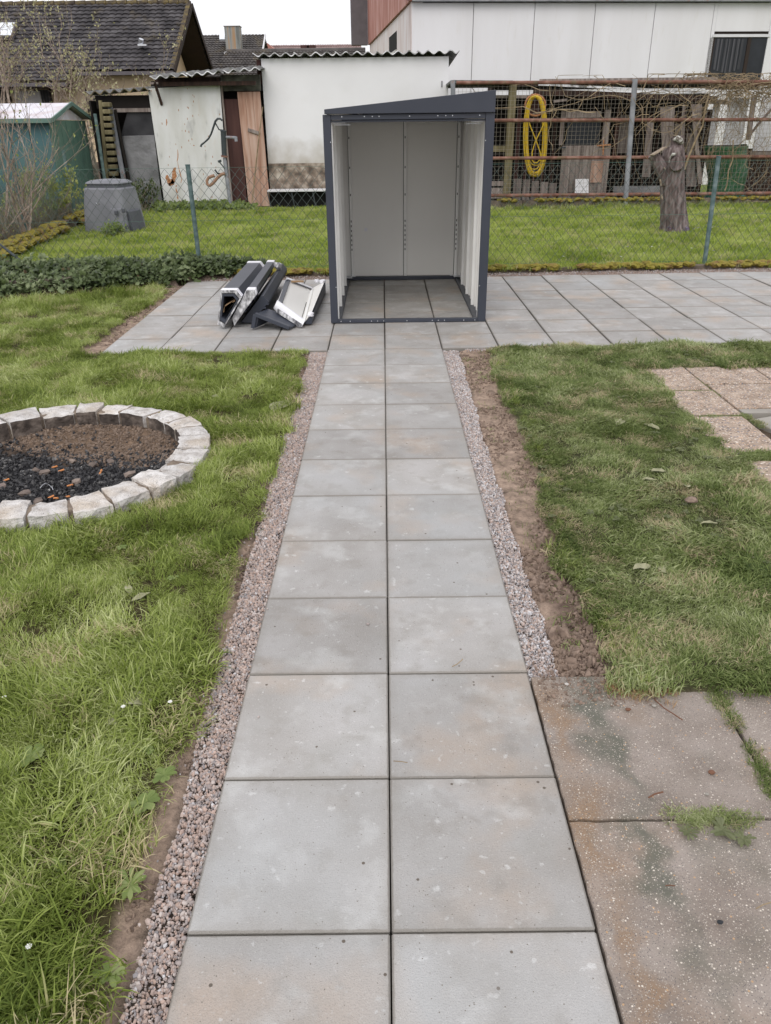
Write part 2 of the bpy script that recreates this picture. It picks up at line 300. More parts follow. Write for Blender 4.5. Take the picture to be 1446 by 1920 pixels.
class MB:
    def __init__(s): s.v = []; s.f = []; s.m = []; s.cm = 0
    def add(s, vs, fs):
        b = len(s.v); s.v += [tuple(p) for p in vs]; s.f += [tuple(b+i for i in f) for f in fs]; s.m += [s.cm]*len(fs); return s
    def hexa(s, p):   # 8 corners: bottom 0-3 ccw, top 4-7
        return s.add(p, [(3, 2, 1, 0), (4, 5, 6, 7), (0, 1, 5, 4), (1, 2, 6, 5), (2, 3, 7, 6), (3, 0, 4, 7)])
    def box(s, x0, x1, y0, y1, z0, z1):
        return s.hexa([(x0, y0, z0), (x1, y0, z0), (x1, y1, z0), (x0, y1, z0), (x0, y0, z1), (x1, y0, z1), (x1, y1, z1), (x0, y1, z1)])
    def prism(s, poly, vec):          # poly: list of 3D pts, extruded by vec
        n = len(poly); vec = Vector(vec); a = [Vector(p) for p in poly]
        return s.add(a+[p+vec for p in a], [tuple(range(n-1, -1, -1)), tuple(range(n, 2*n))]+[(i, (i+1) % n, n+(i+1) % n, n+i) for i in range(n)])
    def ring(s, outer, inner, vec):
        n = len(outer); vec = Vector(vec); o = [Vector(p) for p in outer]; i_ = [Vector(p) for p in inner]
        vs = o+i_+[p+vec for p in o]+[p+vec for p in i_]; fs = []
        for i in range(n):
            j = (i+1) % n
            fs += [(i, j, n+j, n+i), (2*n+j, 2*n+i, 3*n+i, 3*n+j), (j, i, 2*n+i, 2*n+j), (n+i, n+j, 3*n+j, 3*n+i)]
        return s.add(vs, fs)
    def tube(s, pts, r, n=6, cap=True):
        pts = [Vector(p) for p in pts]; rs = r if isinstance(r, (list, tuple)) else [r]*len(pts)
        vs = []; fs = []; up = None
        for i, p in enumerate(pts):
            d = (pts[min(i+1, len(pts)-1)]-pts[max(i-1, 0)])
            d = d.normalized() if d.length > 1e-9 else Vector((0, 0, 1))
            if up is None: up = d.orthogonal().normalized()
            a = (up-d*up.dot(d)); a = a.normalized() if a.length > 1e-6 else d.orthogonal().normalized(); up = a; b = d.cross(a)
            for k in range(n):
                t = 2*math.pi*k/n; vs.append(p+(a*math.cos(t)+b*math.sin(t))*rs[i])
        for i in range(len(pts)-1):
            for k in range(n):
                fs.append((i*n+k, i*n+(k+1) % n, (i+1)*n+(k+1) % n, (i+1)*n+k))
        if cap: fs += [tuple(range(n-1, -1, -1)), tuple((len(pts)-1)*n+k for k in range(n))]
        return s.add(vs, fs)
    def beam(s, a, b, wx, wy):        # rectangular bar between points
        a = Vector(a); b = Vector(b); d = (b-a).normalized(); ref = Vector((0, 1, 0)) if abs(d.y) < .9 else Vector((0, 0, 1))
        p = d.cross(ref).normalized(); q = d.cross(p).normalized()
        c = [p*(-wx/2)+q*(-wy/2), p*(wx/2)+q*(-wy/2), p*(wx/2)+q*(wy/2), p*(-wx/2)+q*(wy/2)]
        return s.hexa([a+k for k in c]+[b+k for k in c])
    def grid(s, P):                   # P: (n, m, 3) array
        n, m = P.shape[:2]; vs = P.reshape(-1, 3).tolist()
        fs = [(i*m+j, i*m+j+1, (i+1)*m+j+1, (i+1)*m+j) for i in range(n-1) for j in range(m-1)]
        return s.add(vs, fs)
    def mesh(s, name, mats, off=Vector((0, 0, 0)), smooth=False):
        me = bpy.data.meshes.new(name); me.from_pydata([tuple(Vector(p)-off) for p in s.v], [], s.f)
        for m in (mats if isinstance(mats, list) else [mats]): me.materials.append(m)
        if any(s.m): me.polygons.foreach_set('material_index', s.m)
        if smooth: me.polygons.foreach_set('use_smooth', [True]*len(s.f))
        me.update(); return me
    def build(s, name, mats, parent=None, loc=None, smooth=False, bevel=0, fix=True):
        L = Vector(loc) if loc is not None else (WLOC[parent.name] if parent else Vector((0, 0, 0)))
        me = s.mesh(name, mats, L, smooth)
        if fix and len(s.f) < 20000:
            bm = bmesh.new(); bm.from_mesh(me); bmesh.ops.recalc_face_normals(bm, faces=bm.faces); bm.to_mesh(me); bm.free()
        o = link(name, me, parent, L)
        if bevel:
            b = o.modifiers.new('edge', 'BEVEL'); b.width = bevel; b.segments = 2; b.limit_method = 'ANGLE'; b.angle_limit = math.radians(40)
        return o
def part(name, m, parent, fn, **k):
    b = MB(); fn(b); return b.build(name, m, parent, **k)

def scatter(name, P, rot, scl, idx, protos, label=None, cat=None):
    """one stuff object: prototype meshes instanced on a cloud of points"""
    pc = bpy.data.collections.new(name+'_sources')
    for i, me in enumerate(protos):
        o = bpy.data.objects.new('%s_source_%02d' % (name, i), me); pc.objects.link(o)
    me = bpy.data.meshes.new(name); n = len(P); me.vertices.add(n)
    me.vertices.foreach_set('co', np.asarray(P, np.float32).ravel())
    a = me.attributes.new('rot', 'FLOAT_VECTOR', 'POINT'); a.data.foreach_set('vector', np.asarray(rot, np.float32).ravel())
    a = me.attributes.new('scl', 'FLOAT', 'POINT'); a.data.foreach_set('value', np.asarray(scl, np.float32).ravel())
    a = me.attributes.new('idx', 'INT', 'POINT'); a.data.foreach_set('value', np.asarray(idx, np.int32).ravel())
    me.update(); o = bpy.data.objects.new(name, me); COL.objects.link(o)
    ng = bpy.data.node_groups.new(name, 'GeometryNodeTree')
    ng.interface.new_socket('Geometry', in_out='INPUT', socket_type='NodeSocketGeometry')
    ng.interface.new_socket('Geometry', in_out='OUTPUT', socket_type='NodeSocketGeometry')
    N = ng.nodes; L = ng.links; gi = N.new('NodeGroupInput'); go = N.new('NodeGroupOutput')
    ip = N.new('GeometryNodeInstanceOnPoints'); ci = N.new('GeometryNodeCollectionInfo'); ci.inputs['Collection'].default_value = pc
    ci.inputs['Separate Children'].default_value = True; ci.inputs['Reset Children'].default_value = True
    ip.inputs['Pick Instance'].default_value = True
    def na(nm, ty):
        q = N.new('GeometryNodeInputNamedAttribute'); q.data_type = ty; q.inputs[0].default_value = nm
        return [x for x in q.outputs if x.enabled][0]
    er = N.new('FunctionNodeEulerToRotation'); L.new(na('rot', 'FLOAT_VECTOR'), er.inputs[0])
    L.new(gi.outputs[0], ip.inputs['Points']); L.new(ci.outputs[0], ip.inputs['Instance'])
    L.new(na('idx', 'INT'), ip.inputs['Instance Index']); L.new(er.outputs[0], ip.inputs['Rotation']); L.new(na('scl', 'FLOAT'), ip.inputs['Scale'])
    L.new(ip.outputs[0], go.inputs[0])
    md = o.modifiers.new('scatter', 'NODES'); md.node_group = ng
    reg(o, (0, 0, 0)); return tag(o, label, cat, kind='stuff')

# ------------------------------------------------------------------ plan of the garden
PX0, PX1, PY0, PITCH = -.5, .5, 1.2485, .5          # path slabs
FY0, FY1 = 6.75, 10.25                                # patio, front and back edge
PIT = (-1.925, 4.27, .695, .875)                       # fire pit centre, inner and outer radius
LGE = lambda y: -.63 + .03*(fbm(y*5, 0*y, 3)-.5) - .02*sstep(2, 5.5, y)+.03*sstep(3, 1, y)   # left gravel edge
LTE = lambda y: -.665 + .06*(fbm(y*4, 0*y+3, 5)-.5) - .015*sstep(4, 6, y) - .02*sstep(2.5, 1, y)
RGE = lambda y: .615 + .05*(fbm(y*5, 0*y+9, 8)-.5) + .03*sstep(5, 6.5, y)
_re = [(2.05, .74), (2.13, .76), (2.3, .80), (2.45, .83), (2.65, .845), (2.95, .77), (3.27, .79), (3.7, .80), (4, .84), (4.76, .87), (5.5, .85), (6.24, .88), (6.6, .93), (7, .97)]
RTE = lambda y: np.interp(y, [p[0] for p in _re], [p[1] for p in _re]) + .07*(fbm(y*6, 0*y+5, 21)-.5)
OLDX = lambda y: 2.01 + .09*(fbm(y*3, 0*y, 31)-.5)    # edge of the washed slabs in the right lawn
def ivy_front(x): return np.interp(x, [-8, -4.4, -3.3, -2.1, -1.7], [8.9, 9.2, 9.6, 10.45, 10.6])

def region(x, y):
    """0 grass left, 1 grass right, 2 soil, 3 gravel, 4 slab bed, 5 pit, 6 neighbour grass, 7 ivy/bush earth, 8 old slab bed"""
    x = np.asarray(x, float); y = np.asarray(y, float); r = np.full(x.shape, 2)
    r[(x < LTE(y)) & (y < 6.72+.05*(fbm(x*5, y*0, 4)-.5))] = 0
    soilw = .05+.16*fbm(x*2, y*2, 44)
    lx = -2.55 - soilw - .10*sstep(7.2, 6.75, y) - .1*sstep(9.5, 10.3, y)
    r[(x < lx) & (y >= 6.66) & (y < ivy_front(x))] = 0
    r[(x > RTE(y)) & (y > 2.13+.05*(fbm(x*6, y*0, 6)-.5)) & (y < 6.70)] = 1
    r[(x > OLDX(y)) & (y < 6.03+.1*(fbm(x*4, y*0, 7)-.5)) & (y > 2.2)] = 8
    r[(x > OLDX(y)) & (y > 4.13) & (y < 4.26)] = 1
    r[(x > .5) & (x < RGE(y)) & (y > 2.19) & (y < 6.75)] = 3
    r[(x < -.5) & (x > LGE(y)) & (y < 6.75)] = 3
    r[(x > PX0) & (x < PX1) & (y < 6.8)] = 4
    r[(x > .5) & (y < 2.1)] = 8
    r[(x > -2.5) & (y > FY0) & (y < FY1)] = 4
    d = np.hypot(x-PIT[0], y-PIT[1]); r[d < PIT[3]+.035] = 5
    r[(y > FY1) & (y < 10.55)] = 2
    r[(y >= 10.55)] = 6
    r[(y >= ivy_front(x)) & (y < 11.2) & (x < -1.7)] = 7
    r[(y > 10.6) & (x < -6.0-.05*(y-12))] = 7
    return r
def H(x, y):
    x = np.asarray(x, float); y = np.asarray(y, float); r = region(x, y)
    z = tilt(x, y)
    n = fbm(x*2.2, y*2.2, 1)-.5; c = fbm(x*22, y*22, 2)-.5; cl = np.maximum(0, fbm(x*13, y*13, 12)-.5)
    h = np.where((r == 0), .0+.05*n+.02*c, 0)
    h = np.where(r == 1, .01+.04*n+.02*c, h)
    h = np.where(r == 2, -.028+.03*c+.05*cl, h)
    h = np.where(r == 3, -.035, h)
    h = np.where((r == 4), -.07, h)
    h = np.where(r == 8, np.where(y < 2.5, -.06, -.03), h)
    d = np.hypot(x-PIT[0], y-PIT[1])
    pit = -.115 + .09*sstep(.35, .70, d)*sstep(-.6, .5, (x-PIT[0])*.6+(y-PIT[1])*.9) + .03*(fbm(x*9, y*9, 15)-.5)
    h = np.where(r == 5, np.where(d < PIT[2]+.03, pit, -.05), h)
    h = np.where(r == 6, .03+.06*(fbm(x*.8, y*.8, 9)-.5), h)
    h = np.where(r == 7, .05+.06*c, h)
    h = np.where((r == 2) & (y > FY1), -.01+.02*c, h)
    h = np.where((x > -2.62) & (x < -2.5) & (y > FY0-.1) & (y < FY1), np.minimum(h, -.03), h)
    return z+h

# ------------------------------------------------------------------ ground sheet
def ground():
    xs = np.concatenate([[-900, -300, -100, -40, -20, -12, -9, -7], np.arange(-5.6, 5.9, .035), [7, 9, 12, 20, 40, 100, 300, 900]])
    ys = np.concatenate([[-300, -80, -20, -5, -1, .3], np.arange(.6, 11.4, .035), np.arange(11.6, 20, .4), [24, 30, 40, 60, 100, 300, 900]])
    X, Y = np.meshgrid(xs, ys); Z = H(X, Y); Z[(Y > 20) | (Y < .4) | (abs(X) > 8)] = 0
    R = region(X, Y)
    n, m = X.shape; P = np.stack([X, Y, Z], -1).reshape(-1, 3)
    me = bpy.data.meshes.new('ground')
    i, j = np.meshgrid(np.arange(n-1), np.arange(m-1), indexing='ij'); a = (i*m+j).ravel()
    F = np.stack([a, a+1, a+m+1, a+m], -1)
    me.vertices.add(len(P)); me.vertices.foreach_set('co', P.astype(np.float32).ravel())
    me.loops.add(F.size); me.loops.foreach_set('vertex_index', F.astype(np.int32).ravel())
    me.polygons.add(len(F)); me.polygons.foreach_set('loop_start', np.arange(0, F.size, 4, dtype=np.int32)); me.polygons.foreach_set('use_smooth', np.ones(len(F), bool))
    me.update(calc_edges=True)
    R = R.ravel(); Xr, Yr = X.ravel(), Y.ravel()
    pal = {0: (.06, .052, .025), 1: (.06, .062, .03), 2: (.30, .225, .175), 3: (.15, .12, .10), 4: (.07, .06, .05), 5: (.17, .12, .085), 6: (.15, .20, .04), 7: (.05, .04, .025), 8: (.10, .075, .055)}
    C = np.array([pal[k] for k in range(9)])[R]
    dd = np.hypot(Xr-PIT[0], Yr-PIT[1])
    wet = (R == 2)*(Xr > 0)*sstep(3.6, 2.9, Yr+.8*(fbm(Xr*6, Yr*6, 171)-.5))*sstep(.62, .72, Xr)
    C = C*(1-wet[:, None])+np.array((.14, .10, .08))*wet[:, None]
    C[(R == 2) & (Yr > 10)] = (.24, .18, .15)
    # burnt bed of the fire pit
    burnt = sstep(.20, -.14, (Xr-PIT[0])*.25+(Yr-PIT[1])*.9-.26 + .45*(fbm(Xr*5, Yr*5, 61)-.5))*(R == 5)
    C = C*(1-burnt[:, None])+np.array((.02, .02, .022))*burnt[:, None]
    at_ = me.color_attributes.new('earth', 'FLOAT_COLOR', 'POINT'); at_.data.foreach_set('color', np.concatenate([C, np.ones((len(C), 1))], 1).astype(np.float32).ravel())
    m = bpy.data.materials.new('earth'); m.use_nodes = True; nn = m.node_tree; L = nn.links; bs = nn.nodes['Principled BSDF']
    ca = nn.nodes.new('ShaderNodeVertexColor'); ca.layer_name = 'earth'
    geo = nn.nodes.new('ShaderNodeNewGeometry'); t = nn.nodes.new('ShaderNodeTexNoise'); t.inputs['Scale'].default_value = 18; t.inputs['Detail'].default_value = 9; t.inputs['Roughness'].default_value = .7
    L.new(geo.outputs['Position'], t.inputs['Vector']); mr = nn.nodes.new('ShaderNodeMapRange'); mr.inputs[1].default_value = .3; mr.inputs[2].default_value = .72; mr.inputs[3].default_value = .45; mr.inputs[4].default_value = 1.6
    L.new(t.outputs[0], mr.inputs[0]); hs = nn.nodes.new('ShaderNodeHueSaturation'); L.new(ca.outputs[0], hs.inputs['Color']); L.new(mr.outputs[0], hs.inputs['Value'])
    L.new(hs.outputs[0], bs.inputs['Base Color']); bs.inputs['Roughness'].default_value = .95; bs.inputs['Specular IOR Level'].default_value = .1
    b = nn.nodes.new('ShaderNodeBump'); b.inputs['Distance'].default_value = .012; t2 = nn.nodes.new('ShaderNodeTexNoise'); t2.inputs['Scale'].default_value = 90; t2.inputs['Detail'].default_value = 8
    L.new(geo.outputs['Position'], t2.inputs['Vector']); L.new(t2.outputs[0], b.inputs['Height']); L.new(b.outputs[0], bs.inputs['Normal'])
    me.materials.append(m)
    o = bpy.data.objects.new('ground', me); COL.objects.link(o); tag(o, 'brown earth and turf of the two gardens', kind='structure')
ground()

# ------------------------------------------------------------------ new paving: path and patio
def slab_mesh(name, sx, sy, t, m, bev=.004):
    bm = bmesh.new(); bmesh.ops.create_cube(bm, size=1)
    bmesh.ops.scale(bm, vec=(sx, sy, t), verts=bm.verts)
    es = [e for e in bm.edges if (e.verts[0].co.z > 0 and e.verts[1].co.z > 0) or abs(e.verts[0].co.z-e.verts[1].co.z) > t*.5]
    bmesh.ops.bevel(bm, geom=es, offset=bev, segments=1, affect='EDGES')
    me = bpy.data.meshes.new(name); bm.to_mesh(me); bm.free(); me.materials.append(m); return me
sm = slab_mesh('slab', .4965, .4952, .05, MT['slab'], .004)
smp = slab_mesh('slab', .4925, .4895, .05, MT['slab'], .006)
def lay(parent, me, cx, cy, jz=.0015, ja=.002, z=None, rz=0):
    zz = (float(tilt(np.array(cx), np.array(cy))) if z is None else z) - .025 + rnd.uniform(-jz, jz)
    o = link('slab', me, parent, (cx+rnd.uniform(-.0008, .0008), cy+rnd.uniform(-.0008, .0008), zz))
    o.rotation_euler = (rnd.uniform(-ja, ja), rnd.uniform(-ja, ja), rz+rnd.uniform(-.0015, .0015)); return o
path = thing('path', (0, 3.5, 0), 'path of grey concrete slabs laid two wide towards the open shed', None); path['kind'] = 'structure'
for k in range(-3, 11):
    for sx in (-.25, .25): lay(path, sm, sx, PY0+(k+.5)*PITCH)
patio = thing('patio', (1, 8.5, 0), 'wide patio of new grey slabs under the open shed', None); patio['kind'] = 'structure'
for i in range(18):
    for j in range(7): lay(patio, smp, -2.25+i*.5, FY0+.25+j*.5, .003, .004)
# ------------------------------------------------------------------ old paving, bottom right
oldp = thing('old_paving', (1, 1.5, 0), 'weathered brown aggregate slabs beside the new path', None); oldp['kind'] = 'structure'
def jag_slab(name, x0, x1, y0, y1, z, t, m, parent, seed, amp=.0022, n=26):
    r = random.Random(seed); b = MB(); pts = []
    for (ax, ay, bx, by) in ((x0, y0, x1, y0), (x1, y0, x1, y1), (x1, y1, x0, y1), (x0, y1, x0, y0)):
        for k in range(n):
            f = k/n; j = r.uniform(-amp, amp) if k else 0
            pts.append((ax+(bx-ax)*f+(j if ax == bx else 0), ay+(by-ay)*f+(j if ay == by else 0)))
    top = [(p[0], p[1], z) for p in pts]; cx = (x0+x1)/2; cy = (y0+y1)/2
    mid = [(p[0]+(-.003 if p[0] > cx else .003), p[1]+(-.003 if p[1] > cy else .003), z) for p in pts]
    low = [(p[0], p[1], z-.004) for p in pts]; bot = [(p[0], p[1], z-t) for p in pts]; q = len(pts)
    b.add(mid+low+bot, [tuple(range(q))]+[(i, q+i, q+(i+1) % q, (i+1) % q) for i in range(q)]+[(q+i, 2*q+i, 2*q+(i+1) % q, q+(i+1) % q) for i in range(q)])
    return b.build(name, m, parent, loc=(cx, cy, z))
k = 0
for (x0, x1, y0, y1) in ((.506, 1.095, .94, 1.580), (.506, 1.12, 1.588, 2.22), (1.10, 1.7, .5, 1.1), (1.125, 1.72, 1.115, 1.75), (1.135, 1.73, 1.765, 2.25), (.506, 1.09, .3, .93), (1.74, 2.3, 1.2, 1.8), (1.745, 2.3, 1.815, 2.25), (1.71, 2.3, .6, 1.185)):
    k += 1; jag_slab('slab', x0, x1, y0, y1, .000-.002*(k % 2), .05, MT['oldslab'], oldp, k)
wp = thing('washed_paving', (2.8, 5, 0), 'pinkish washed pebble slabs overgrown by the right lawn', None); wp['kind'] = 'structure'
k = 20
for (x0, x1, y0, y1) in ((2.0, 2.36, 5.47, 6.12), (2.0, 2.37, 4.93, 5.45), (1.98, 2.36, 4.24, 4.905), (1.95, 2.4, 3.52, 4.13), (2.375, 2.9, 5.62, 6.2), (2.92, 3.5, 5.64, 6.2), (2.385, 2.9, 5.05, 5.58), (2.92, 3.5, 5.05, 5.6), (2.42, 3.0, 3.5, 4.12), (3.02, 3.6, 3.5, 4.12), (3.52, 4.1, 5.05, 5.6), (3.52, 4.1, 5.64, 6.2)):
    k += 1; jag_slab('slab', x0, x1, y0, y1, .012-.006*(k % 3)/2, .05, MT['washed'], wp, k)
kb = thing('kerb_stone', (2.7, 4.95, 0), 'plain grey kerb block at the step in the pebble slabs', 'kerb stone')
part('block', MT['kerbgrey'], kb, lambda b: b.box(2.39, 3.4, 4.955, 5.035, -.05, .01), bevel=.004)
part('paver', MT['kerbgrey'], kb, lambda b: b.hexa([(2.385, 4.85, -.06), (2.5, 4.55, -.06), (2.7, 4.6, -.06), (2.62, 4.94, -.06), (2.385, 4.85, 0), (2.5, 4.55, 0), (2.7, 4.6, 0), (2.62, 4.94, 0)]), bevel=.004)

# ------------------------------------------------------------------ fire pit
fp = thing('fire_pit', (PIT[0], PIT[1], 0), 'round fire pit ringed with pale granite blocks in the left lawn', 'fire pit')
def granite_block(a0, a1, r0, r1, z0, z1, seed, tz=0):
    r = random.Random(seed); n = 5; m = 4; b = MB(); c = PIT
    def pt(i, j, z, k):
        a = a0+(a1-a0)*i/n; rr = r0+(r1-r0)*j/m
        e = (i in (0, n)) or (j in (0, m))
        rr += (.012*(r.random()-.5)); a += .012*(r.random()-.5)
        return (c[0]+rr*math.cos(a), c[1]+rr*math.sin(a), z+(tz*(j/m-.5))+(.009*(r.random()-.5))-(.010 if e and k == 1 else 0))
    top = [[pt(i, j, z1, 1) for j in range(m+1)] for i in range(n+1)]
    vs = [p for row in top for p in row]; fs = [(i*(m+1)+j, (i+1)*(m+1)+j, (i+1)*(m+1)+j+1, i*(m+1)+j+1) for i in range(n) for j in range(m)]
    b.cm = 0; b.add(vs, fs)
    per = [(i, 0) for i in range(n)]+[(n, j) for j in range(m)]+[(i, m) for i in range(n, 0, -1)]+[(0, j) for j in range(m, 0, -1)]
    base = 0; q = len(per); v2 = []
    def low(i, j, z):
        x, y, _ = top[i][j]; dx, dy = x-c[0], y-c[1]; d = math.hypot(dx, dy); k = 1+(.014*(r.random()-.3))*(1 if j == m else -1 if j == 0 else 0)/d*1.0
        return (c[0]+dx*k, c[1]+dy*k, z+.006*(r.random()-.5))
    rings = [[top[i][j] for i, j in per], [low(i, j, z1-.045) for i, j in per], [low(i, j, (z0+z1)/2-.03) for i, j in per], [low(i, j, z0) for i, j in per]]
    for k in range(3):
        for t in range(q):
            u = (t+1) % q
            inner = per[t][1] == 0 and per[u][1] == 0
            b.cm = 1 if inner else 0
            b.add([rings[k][t], rings[k][u], rings[k+1][u], rings[k+1][t]], [(0, 1, 2, 3)])
    return b
N = 25; ang = -1.15; widths = [rnd.uniform(.8, 1.2) for _ in range(N)]; sw = sum(widths)
for i in range(N):
    da = 2*math.pi*widths[i]/sw; g = .011
    b = granite_block(ang+g, ang+da-g, PIT[2]+rnd.uniform(-.012, .012), PIT[3]+rnd.uniform(-.02, .02), -.14, .070+rnd.uniform(-.01, .01), i, rnd.uniform(-.015, .015))
    cx = PIT[0]+.78*math.cos(ang+da/2); cy = PIT[1]+.78*math.sin(ang+da/2)
    b.build('granite_block', [MT['granite'], MT['soot']], fp, loc=(cx, cy, 0), fix=True)
    ang += da
def mort(b):
    n = 96; rows = []
    for (r_, z) in ((.71, -.14), (.708, .045), (.73, .056), (.84, .052), (.855, .02), (.86, -.05)):
        rows.append([(PIT[0]+r_*math.cos(2*math.pi*k/n), PIT[1]+r_*math.sin(2*math.pi*k/n), z+.008*rnd.uniform(-1, 1)) for k in range(n+1)])
    b.grid(np.array(rows))
part('mortar', MT['mortar'], fp, mort)
for a in (100, 112, 125, 58, -62, 150, 165):
    a = math.radians(a+rnd.uniform(-3, 3)); rr = rnd.uniform(.74, .84); cx, cy = PIT[0]+rr*math.cos(a), PIT[1]+rr*math.sin(a)
    bm = bmesh.new(); bmesh.ops.create_icosphere(bm, subdivisions=2, radius=.016)
    for v in bm.verts: v.co *= rnd.uniform(.75, 1.2); v.co.z *= .45
    me = bpy.data.meshes.new('moss_tuft'); bm.to_mesh(me); bm.free(); me.materials.append(MT['moss']); link('moss_tuft', me, fp, (cx, cy, .052))

# small rock / chunk prototypes
def chunk(name, r, m, seed, sub=1, sq=(1, 1, .75), jit=.25, smooth=False):
    q = random.Random(seed); bm = bmesh.new(); bmesh.ops.create_icosphere(bm, subdivisions=sub, radius=r)
    for v in bm.verts: v.co *= 1+q.uniform(-jit, jit); v.co = Vector((v.co.x*sq[0], v.co.y*sq[1], v.co.z*sq[2]))
    me = bpy.data.meshes.new(name); bm.to_mesh(me); bm.free(); me.materials.append(m)
    if smooth: me.polygons.foreach_set('use_smooth', [True]*len(me.polygons))
    return me
def eul(n, full=True): return rng.uniform(0, 2*math.pi, (n, 3)) if full else np.stack([np.zeros(n), np.zeros(n), rng.uniform(0, 2*math.pi, n)], 1)
pits = []
while len(pits) < 5200:
    x = PIT[0]+rng.uniform(-.7, .7); y = PIT[1]+rng.uniform(-.7, .7)
    d = math.hypot(x-PIT[0], y-PIT[1])
    if d > .69: continue
    k = (x-PIT[0])*.25+(y-PIT[1])*.9-.26+.45*(float(fbm(np.array(x*5), np.array(y*5), 61))-.5)
    if rng.random() > 1/(1+math.exp((k-.02)*22))+.03: continue
    pits.append((x, y))
pa = np.array(pits); pz = H(pa[:, 0], pa[:, 1])+.003
coalm = [chunk('charcoal', .011, MT['coal'], s, 1, (rnd.uniform(.6, 1.6), rnd.uniform(.5, .9), .6), .35) for s in range(6)]
ash = flat('pale_ash', (.4, .4, .39), .9)
coalm.append(chunk('charcoal', .006, ash, 9))
ci = rng.integers(0, 6, len(pa)); ci[rng.random(len(pa)) < .015] = 6
scatter('charcoal', np.column_stack([pa, pz]), eul(len(pa)), rng.uniform(.5, 1.5, len(pa)), ci, coalm, 'black charcoal and cinders in the fire pit', 'charcoal')
dp = []
while len(dp) < 3600:
    x = PIT[0]+rng.uniform(-.7, .7); y = PIT[1]+rng.uniform(-.7, .7)
    if math.hypot(x-PIT[0], y-PIT[1]) > .70: continue
    k = (x-PIT[0])*.25+(y-PIT[1])*.9-.26
    if k < -.05: continue
    dp.append((x, y))
dp = np.array(dp); crumb0 = mat('pit_earth_crumb', [(.3, (.09, .065, .05)), (.7, (.26, .195, .15))], scale=30, rough=.95)
crumb = mat('earth_crumb', [(.3, (.13, .095, .075)), (.7, (.29, .215, .17))], scale=40, rough=.95)
scatter('earth_crumbs', np.column_stack([dp, H(dp[:, 0], dp[:, 1])+.002]), eul(len(dp)), np.clip(rng.gamma(3, .22, len(dp)), .2, 1.6), rng.integers(0, 4, len(dp)), [chunk('crumb', .009, crumb0, s) for s in range(4)], 'brown earth crumbs inside the stone ring', 'earth')
rocks = [(208, 862, .032, 'brown stone behind the orange stub in the fire pit'), (245, 888, .036, 'dark rounded stone at the right side of the charcoal'), (142, 900, .034, 'tan pointed stone in the middle of the charcoal'),
         (172, 866, .028, 'flat reddish stone behind the middle of the charcoal'), (46, 920, .036, 'flat tan stone at the front left of the charcoal'), (70, 936, .036, 'grey stone near the front rim of the fire pit'),
         (66, 876, .03, 'brownish stone lying at the back left of the charcoal'), (36, 946, .034, 'pinkish stone against the front rim of the fire pit'), (4, 908, .03, 'brown stone at the left edge of the photo in the pit'), (136, 860, .026, 'small reddish stone at the back of the charcoal'), (82, 884, .035, 'grey lump beside the bent wire in the charcoal')]
for s, (u, v, r_, lb) in enumerate(rocks):
    p = gp(u, v, -.09); me = chunk('rock', r_*.9, MT['rock'], 50+s, 1, (1.25, .85, .6), .28, False)
    o = bpy.data.objects.new('rock', me); COL.objects.link(o); o.location = (p.x, p.y, float(H(np.array(p.x), np.array(p.y)))+r_*.35); o.rotation_euler = (0, 0, s); tag(o, lb, 'rock')
butts = [(187, 879, 70, 'upright'), (114, 877, 20, ''), (130, 903, 0, ''), (94, 924, 30, ''), (103, 926, -30, ''), (124, 923, -10, ''), (138, 926, 10, ''), (101, 868, 5, ''), (10, 893, 20, ''), (72, 948, 5, ''), (325, 842, 0, '')]
BL_ = ['orange cigarette filter standing upright right of the middle of the charcoal', 'orange filter alone just behind and left of the tan pointed stone', 'orange filter just in front of the tan pointed stone', 'left one of the crossed orange filters near the front rim',
       'right one of the crossed orange filters near the front rim', 'short orange filter left of the longest front one', 'longest orange filter lying right of the short front one', 'orange filter at the back of the charcoal beside white ash crumbs', 'orange filter nearest the left edge of the photo', 'orange filter touching the front granite rim']
for s, (u, v, a, q) in enumerate(butts[:10]):
    p = gp(u, v, -.08); b = MB(); n = Vector((math.cos(math.radians(a)), math.sin(math.radians(a)), .25 if s else .8)); z = float(H(np.array(p.x), np.array(p.y)))+.014
    p.z = z; b.tube([p-n*.017, p+n*.017], .0055, 7); o = b.build('cigarette_butt', MT['butt'], loc=p)
    tag(o, BL_[s], 'cigarette butt', 'cigarette butts in the fire pit')
b = MB(); p0 = gp(75, 915, -.08); p0.z = float(H(np.array(p0.x), np.array(p0.y)))+.01
b.tube([p0+Vector((.09*(t/9)+.0, .05*math.sin(t/9*4), .02+.015*math.sin(t))) for t in range(10)], .0018, 5); tag(b.build('wire', MT['zinc'], loc=p0), 'thin bent metal wire lying on the charcoal', 'wire')

# ------------------------------------------------------------------ gravel
gm = [mat('gravel_stone_%d' % i, [(.3, c1), (.7, c2)], scale=30, rough=.85) for i, (c1, c2) in enumerate([((.38, .30, .265), (.50, .41, .37)), ((.29, .25, .24), (.39, .34, .325)), ((.44, .38, .355), (.56, .50, .47)), ((.24, .23, .235), (.33, .31, .32)), ((.40, .30, .25), (.50, .38, .33)), ((.46, .45, .46), (.62, .61, .62))])]
gp_ = [chunk('pebble', .0041, gm[i % 6], i+90, 1, (1.25, .85, .7), .3) for i in range(12)]
def strip(x0f, x1f, y0, y1, dens, zb):
    n = int((y1-y0)*.2*dens); y = rng.uniform(y0, y1, n); xa, xb = x0f(y), x1f(y); x = xa+(xb-xa)*rng.random(n)
    keep = rng.random(n) < np.abs(xb-xa)/.2; x, y = x[keep], y[keep]
    mound = .012*(fbm(x*8, y*8, 70)-.5)
    return np.column_stack([x, y, np.full(len(x), zb)+mound+rng.uniform(-.004, .006, len(x))])
